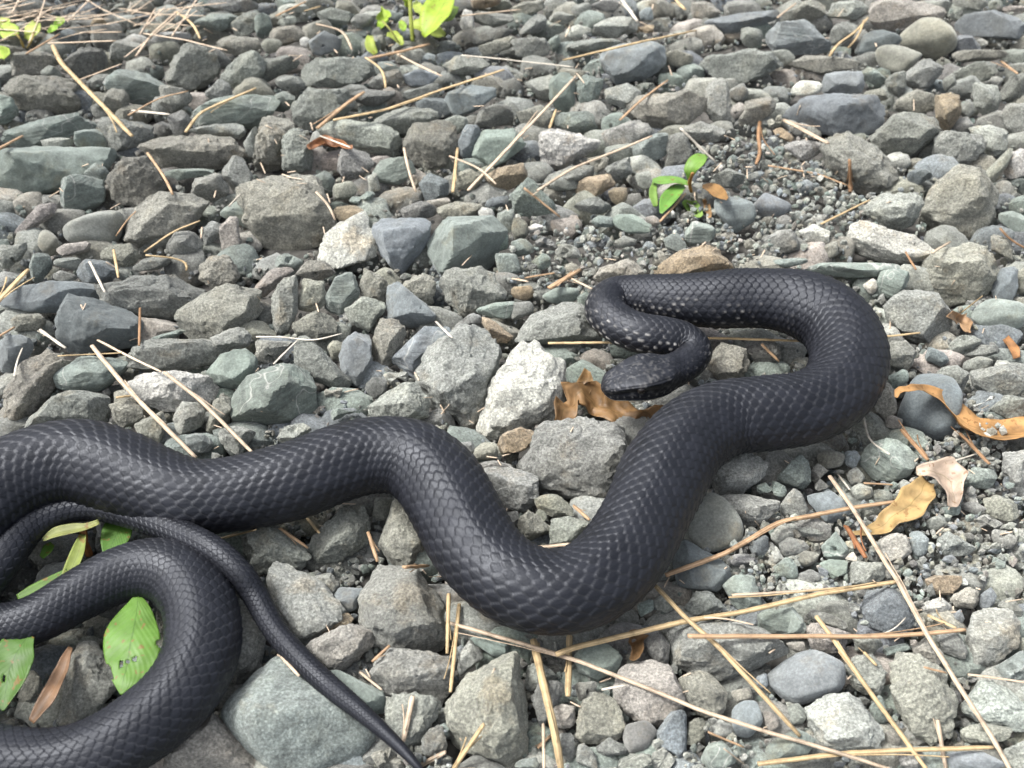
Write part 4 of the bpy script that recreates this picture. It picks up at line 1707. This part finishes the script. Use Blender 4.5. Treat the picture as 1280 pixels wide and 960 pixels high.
def straw_prefix(s):
    return ('long ' if s['len'] > 170 else ('short ' if s['len'] < 45 else '')) + ('thick ' if s['w'] >= 9 else ('thin ' if s['w'] <= 3 else '')) 


for i, (s, lab) in enumerate(zip(straws, rank_labels(straws, 'straw', lambda s: ST_WORD[s['col']], straw_prefix))):
    rng = np.random.default_rng(900 + i)
    pts, rad = straw_points(s['px'], s['w'], rng)
    o = pts.mean(0)
    V, Fc, ac = tube(pts - o, rad, 'straw', M_STRAW)
    if s['w'] >= 5:                                     # a few split fibres lifting off
        for _ in range(2 if s['w'] >= 7 else 1):
            n_ = len(pts)
            m_ = int(n_ * rng.uniform(0.25, 0.55)) + 3
            st_ = int(rng.integers(0, max(1, n_ - m_)))
            seg_ = pts[st_:st_ + m_] - o
            if rng.random() < 0.5:
                seg_ = seg_[::-1]
            d_ = rng.normal(0, 1, 3) * (1, 1, 0.3)
            seg_ = seg_ + (np.linspace(0, 1, len(seg_)) ** 2)[:, None] * d_ * rad.mean() * rng.uniform(1.2, 3.0) + d_ * rad.mean() * 0.5
            v2, f2_, a2 = tube(seg_, np.full(len(seg_), rad.mean() * 0.28), 'straw', M_STRAW, sides=4)
            Fc = np.vstack([Fc, f2_ + len(V)])
            V = np.vstack([V, v2])
            ac = np.r_[ac, a2]
    c = srgb(*ST[s['col']]) * 0.92 * (1 + rng.normal(0, 0.07))
    if i == 0:
        lab = 'yellow straw slanting down across olive stones in the far left, below the needles'
    link('straw', make_mesh('straw', V, Fc, M_STRAW, attrs={'across': ac}), loc=o, label=lab, cat='straw', group='dry straws strewn over the gravel', color=c)

# matted needles in the far left corner and loose chaff: too many to count
def litter(name, label, items):
    gv, gf, ga, off = [], [], [], 0
    for px, w, lift, sd in items:
        rng = np.random.default_rng(sd)
        pts, rad = straw_points(px, w, rng, lift, 0.6)
        V, Fc, ac = tube(pts, rad, name, M_STRAW, sides=4)
        gv.append(V)
        gf.append(Fc + off)
        ga.append(ac + rng.uniform(0, 1))
        off += len(V)
    link(name, make_mesh(name, np.vstack(gv), np.vstack(gf), M_STRAW, attrs={'across': np.hstack(ga)}), label=label, cat='litter', kind='stuff',
         color=srgb(214, 194, 170))


lr = random.Random(4)
items = []
for i in range(65):
    x, y = lr.uniform(-60, 245), lr.gauss(12, 17)
    ln, an = lr.uniform(25, 110), lr.gauss(-0.22, 0.35)
    dx, dy = ln / 2 * math.cos(an), ln / 2 * math.sin(an)
    items.append(([(x - dx, y - dy), (x + lr.uniform(-4, 4), y + lr.uniform(-3, 3)), (x + dx, y + dy)], lr.uniform(1.5, 3.2), lr.uniform(0, 0.006), i))
litter('straw_litter', 'matted pinkish dry needles in the far left corner', items)
items = []
for i in range(330):
    x, y = lr.uniform(-20, 1300), lr.uniform(-15, 975)
    if lr.random() < 0.35:
        x, y = lr.choice([(1000, 215), (700, 335), (1190, 640), (1130, 760), (900, 290), (470, 60), (620, 540), (380, 200)])
        x, y = x + lr.gauss(0, 60), y + lr.gauss(0, 28)
    ln, an = lr.uniform(5, 22), lr.uniform(0, math.pi)
    dx, dy = ln / 2 * math.cos(an), ln / 2 * math.sin(an) * 0.7
    items.append(([(x - dx, y - dy), (x + dx, y + dy)], lr.uniform(1.2, 3.0), -0.003, 500 + i))
litter('chaff', 'small broken bits of straw lying between the stones', items)


# ------------------------------------------------------------------ leaves
def leaf_mesh(cl, mat, curl=0.25, crumple=0.0, seed=0, base_lift=0.002, roll=0.0, zfix=None, n=22, m=9, holes=()):
    """cl: (px, py, half width px[, extra lift m]) along the midrib"""
    rng = np.random.default_rng(seed)
    cl = [c if len(c) == 4 else (*c, 0.0) for c in cl]
    cl = np.array(cl, dtype=float)
    u0 = np.r_[0, np.cumsum(np.linalg.norm(np.diff(cl[:, :2], axis=0), axis=1))]
    cc = catmull(cl, 12)
    uu = np.r_[0, np.cumsum(np.linalg.norm(np.diff(cc[:, :2], axis=0), axis=1))]
    u = np.linspace(0, uu[-1], n)
    px, py, hw, lf = [np.interp(u, uu, cc[:, i]) for i in range(4)]
    hw = np.maximum(hw, 0.4)
    z = (np.array([surface_z(a, b) for a, b in zip(px, py)]) if zfix is None else np.full(n, zfix))
    t = np.linspace(-1, 1, n)
    z = np.polyval(np.polyfit(t, z, 2), t) + base_lift + lf
    C_ = np.array([at(a, b, c) for a, b, c in zip(px, py, z)])
    T_ = np.gradient(C_, axis=0)
    T_ /= np.linalg.norm(T_, axis=1)[:, None]
    tpx = np.gradient(np.c_[px, py], axis=0)
    tpx /= np.linalg.norm(tpx, axis=1)[:, None]
    rows = []
    v = np.linspace(-1, 1, m)
    for i in range(n):
        e = np.array([at(px[i] - tpx[i, 1] * hw[i], py[i] + tpx[i, 0] * hw[i], z[i])]) - C_[i]
        e = e[0]
        ln = np.linalg.norm(e)
        e = e / ln
        upv = np.cross(e, T_[i])
        if upv[2] < 0:
            upv = -upv
        e2 = e * math.cos(roll) + upv * math.sin(roll)
        rows.append([C_[i] + e2 * ln * x + upv * ln * curl * (x * x) for x in v])
    W = np.array(rows).reshape(-1, 3)
    if crumple:
        q = W * 95 + seed * 3.1
        W = W + np.c_[vnoise(q), vnoise(q + 31.7), 1.4 * vnoise(q + 77.1)] * crumple
        q = W * 260 + seed
        W = W + np.c_[0 * q[:, 0], 0 * q[:, 0], vnoise(q)] * crumple * 0.45
    i = (np.arange(n - 1)[:, None] * m + np.arange(m - 1)[None]).ravel()
    Fc = np.c_[i, i + 1, i + m + 1, i + m]
    al = np.repeat(np.linspace(0, 1, n), m)
    ac = np.tile(v, n)
    for ha, hc, hr in holes:                            # eaten through
        d_ = np.hypot((al[Fc].mean(1) - ha) * 2.2, ac[Fc].mean(1) - hc)
        Fc = Fc[d_ > hr]
    return W, Fc, al, ac


def leaf_obj(name, cl, col, mat, parent=None, thick=0.0003, label=None, cat=None, group=None, **kw):
    W, Fc, al, ac = leaf_mesh(cl, mat, **kw)
    o = W.mean(0)
    if parent:
        o = np.array(parent.location)
    me = make_mesh(name, W - o, Fc, mat, attrs={'along': al, 'across': ac})
    ob = link(name, me, parent=parent, loc=None if parent else o, label=label, cat=cat, group=group, color=srgb(*col) * 0.9)
    s = ob.modifiers.new('thickness', 'SOLIDIFY')
    s.thickness = thick
    return ob


def stem_obj(name, px, w, col, parent, zs):
    pts = np.array([at(p[0], p[1], z) for p, z in zip(px, zs)])
    pts = catmull(pts, 6)
    r = 0.5 * w * mpp(px[0][0], px[0][1], 0)
    V, Fc, ac = tube(pts - np.array(parent.location), np.full(len(pts), r), name, M_STRAW)
    return link(name, make_mesh(name, V, Fc, M_STRAW, attrs={'across': ac}), parent=parent, color=srgb(*col) * 0.9)


def plant(name, label, px, py, cat='plant', group=None):
    e = bpy.data.objects.new(name, None)
    COL.objects.link(e)
    e.location = at(px, py, surface_z(px, py))
    e['label'] = label
    e['category'] = cat
    if group:
        e['group'] = group
    return e


# dead leaves
leaf_obj('dead_leaf', [(1119, 497, 2, .006), (1127, 487, 5, .012), (1150, 486, 6, .014), (1175, 497, 11, .013), (1195, 517, 16, .010), (1215, 536, 18, .009),
                       (1245, 543, 21, .008), (1280, 541, 22, .008), (1315, 536, 17, .006), (1345, 530, 3, .004)], (204, 158, 104), M_DEAD,
         label='long curled orange dead leaf lying over a dark boulder at the right edge', cat='leaf', curl=0.40, crumple=0.0013, seed=3, n=40, m=11, roll=0.35)
leaf_obj('dead_leaf', [(1063, 667, 2, .002), (1085, 663, 5, .003), (1108, 655, 11, .004), (1130, 640, 18, .005), (1150, 618, 17, .006), (1163, 600, 9, .008)],
         (194, 164, 112), M_DEAD, label='yellowed folded dead leaf beside the crossed straws at right', cat='leaf', curl=0.5, crumple=0.0024, seed=5, n=30, base_lift=0.006)
leaf_obj('dead_leaf', [(1146, 590, 3, .008), (1162, 592, 10, .010), (1180, 596, 16, .009), (1192, 612, 13, .006), (1192, 630, 4, .003)],
         (206, 186, 166), M_DEAD, label='pale pinkish curled leaf scrap above the yellowed dead leaf', cat='leaf', curl=0.6, crumple=0.003, seed=8, base_lift=0.005)
leaf_obj('dead_leaf', [(696, 524, 3, .002), (708, 512, 10, .003), (724, 500, 18, .003), (748, 508, 14, .002), (776, 518, 12, .0), (806, 524, 9, -.001), (830, 514, 4, -.003)],
         (148, 116, 78), M_DEAD, label="crumpled tan dead leaf under the snake's snout", cat='leaf', curl=0.3, crumple=0.0062, seed=11, n=36, m=13)
leaf_obj('dead_leaf', [(729, 492, 9, .004), (734, 477, 8, .006), (737, 463, 4, .008)], (160, 128, 86), M_DEAD,
         label='upright torn leaf tip standing left of the snake head', cat='leaf', curl=0.5, crumple=0.002, seed=12, n=12)
leaf_obj('dead_leaf', [(384, 186, 3), (402, 181, 6), (422, 182, 6), (440, 185, 2)], (166, 116, 80), M_DEAD,
         label='small rust orange leaf flake on pale stone at far left of centre', cat='leaf', curl=0.6, crumple=0.002, seed=14, n=14)
leaf_obj('dead_leaf', [(789, 783, 5), (796, 803, 10), (797, 828, 5)], (150, 118, 82), M_DEAD,
         label='frayed brown leaf sheath below the lowest bend of the snake', cat='leaf', curl=0.7, crumple=0.003, seed=15, n=16)
leaf_obj('dead_leaf', [(1186, 396, 3), (1198, 400, 8), (1210, 408, 6), (1214, 416, 2)], (190, 156, 120), M_DEAD,
         label='small tan leaf scrap right of the grey stone beside the right-hand bend', cat='leaf', curl=0.6, crumple=0.003, seed=16, n=14)
leaf_obj('dead_leaf', [(1257, 420, 3), (1264, 432, 6), (1270, 447, 4)], (178, 130, 86), M_DEAD,
         label='small orange leaf scrap at the right edge above the curled leaf', cat='leaf', curl=0.5, crumple=0.002, seed=17, n=14)
leaf_obj('dead_leaf', [(90, 810, 3, .004), (78, 838, 8, .004), (62, 870, 10, .004), (40, 902, 4, .003)], (138, 108, 82), M_DEAD,
         label='brown dead leaf blade inside the left coil of the snake', cat='leaf', curl=0.35, crumple=0.001, seed=19, zfix=0.0)

# the weed crushed in the left coil
w = plant('weed', 'green broad-leaved weed growing up through the left coil of the snake', 103, 668)
GREEN, PALE = (98, 138, 54), (142, 156, 82)
leaf_obj('leaf', [(172, 745, 6, .0), (170, 768, 24, .001), (165, 795, 36, .002), (160, 825, 32, .001), (154, 852, 15, .0), (151, 869, 1, -.002)], GREEN, M_LEAF, w,
         seed=21, curl=-0.10, crumple=0.0005, zfix=0.014, n=60, m=27,
         holes=((0.62, -0.25, 0.07), (0.70, 0.25, 0.09), (0.66, 0.0, 0.045), (0.42, -0.97, 0.10), (0.8, 0.9, 0.16)))
leaf_obj('leaf', [(36, 792, 8, .006), (22, 815, 24, .006), (10, 845, 24, .004), (4, 872, 13, .003), (3, 889, 1, .002)], (76, 112, 42), M_LEAF, w,
         seed=22, curl=0.15, crumple=0.0007, zfix=0.010, n=40, m=17, holes=((0.6, 0.2, 0.08), (0.45, 0.95, 0.14)))
leaf_obj('leaf', [(158, 648, 12), (148, 664, 18), (140, 680, 15), (134, 694, 6)], (80, 118, 46), M_LEAF, w, seed=23, curl=0.15, zfix=0.004)
leaf_obj('leaf', [(104, 668, 4), (98, 690, 8), (88, 714, 8), (80, 728, 5)], PALE, M_LEAF, w, seed=24, curl=0.35, zfix=0.010)
leaf_obj('leaf', [(22, 748, 4), (40, 742, 8), (62, 731, 8), (86, 716, 5)], (98, 132, 58), M_LEAF, w, seed=25, curl=0.3, zfix=0.010)
leaf_obj('leaf', [(54, 675, 2), (70, 667, 6), (92, 662, 6), (108, 659, 4), (124, 653, 3)], (150, 156, 96), M_LEAF, w, seed=26, curl=0.4, zfix=0.014)
leaf_obj('leaf', [(52, 697, 3), (60, 687, 6), (66, 680, 3)], GREEN, M_LEAF, w, seed=27, curl=0.3, zfix=0.004)
stem_obj('stem', [(104, 662), (106, 678), (112, 694)], 9, (168, 112, 62), w, [0.012, 0.006, -0.01])

# the seedling behind the snake
w = plant('seedling', 'small seedling with a few green leaves behind the snake neck', 864, 238)
for i, (cl, col) in enumerate([
        ([(862, 230, 2, .006), (846, 226, 4, .008), (828, 227, 5, .008), (816, 226, 2, .008)], (118, 160, 74)),
        ([(818, 228, 3, .006), (816, 243, 5, .004), (820, 258, 3, .001)], (130, 164, 80)),
        ([(856, 233, 2, .006), (845, 240, 8, .006), (833, 252, 9, .004), (826, 267, 2, .002)], (112, 158, 70)),
        ([(861, 226, 2, .010), (864, 212, 8, .018), (873, 202, 9, .024), (884, 195, 2, .028)], (122, 162, 70)),
        ([(855, 252, 2, .006), (862, 258, 8, .006), (870, 264, 9, .005), (877, 270, 3, .003)], (136, 168, 88)),
        ([(878, 234, 2, .008), (890, 237, 7, .009), (902, 243, 7, .007), (909, 249, 2, .004)], (160, 124, 78)),
        ([(880, 250, 2, .003), (885, 262, 4, .003), (888, 272, 2, .002)], (170, 138, 98))]):
    leaf_obj('leaf', cl, col, M_LEAF, w, seed=40 + i, curl=0.25, crumple=0.0006, n=14, m=7)
stem_obj('stem', [(864, 240), (862, 228), (866, 216)], 5, (168, 124, 70), w, [-0.008, 0.008, 0.02])

# the yellow-green weed at the far edge and the small clover by the left corner
w = plant('weed', 'bright yellow-green leafy weed at the far edge left of centre', 520, 45)
for i, (cl, sh) in enumerate([
        ([(530, 45, 3, .02), (541, 28, 15, .028), (552, 10, 17, .034), (562, -8, 8, .04)], 0), ([(545, 30, 4, .02), (556, 20, 13, .022), (567, 6, 8, .026)], 1),
        ([(512, 32, 3, .012), (524, 33, 7, .014), (540, 40, 9, .014), (556, 44, 3, .010)], 2), ([(470, 22, 3, .012), (478, 22, 10, .014), (488, 17, 4, .016)], 0),
        ([(473, 36, 2, .010), (480, 29, 6, .012), (486, 26, 2, .012)], 1), ([(463, 45, 3, .004), (463, 58, 6, .004), (470, 68, 3, .002)], 2),
        ([(484, 44, 2, .006), (494, 47, 6, .006), (504, 55, 3, .004)], 2), ([(500, 26, 2, .010), (504, 33, 5, .010), (506, 38, 2, .010)], 1),
        ([(508, 10, 3, .02), (510, -4, 6, .026), (512, -18, 4, .032)], 0), ([(534, 22, 3, .016), (524, 12, 6, .02), (518, 2, 3, .022)], 2)]):
    leaf_obj('leaf', cl, [(160, 186, 62), (146, 178, 62), (168, 184, 82)][sh], M_LEAF, w, seed=60 + i, curl=0.3, crumple=0.001, n=14, m=7)
stem_obj('stem', [(516, 52), (514, 28), (512, -6)], 5, (150, 160, 70), w, [-0.01, 0.008, 0.03])
stem_obj('stem', [(500, 56), (490, 40), (478, 26)], 3, (160, 160, 90), w, [-0.01, 0.004, 0.012])
w = plant('clover', 'round pale green clover leaves among needles in the far left corner', 30, 50)
for i, cl in enumerate([[(2, 46, 4, .006), (12, 40, 9, .008), (24, 40, 5, .008)], [(34, 50, 4, .006), (42, 38, 9, .008), (46, 28, 5, .010)],
                        [(68, 32, 3, .006), (75, 27, 6, .007), (80, 24, 3, .008)], [(-4, 70, 5, .004), (4, 66, 9, .004), (12, 64, 4, .003)],
                        [(0, 33, 3, .008), (6, 28, 6, .009), (12, 25, 2, .01)], [(60, 40, 2, .006), (66, 36, 4, .006), (72, 34, 2, .006)]]):
    leaf_obj('leaf', cl, [(170, 196, 84), (186, 200, 104), (150, 190, 74)][i % 3], M_LEAF, w, seed=80 + i, curl=0.2, n=12, m=7)
stem_obj('stem', [(30, 60), (26, 50), (20, 42)], 3, (170, 150, 90), w, [-0.01, 0.002, 0.008])
stem_obj('stem', [(34, 60), (40, 50), (42, 40)], 3, (170, 150, 90), w, [-0.01, 0.002, 0.008])
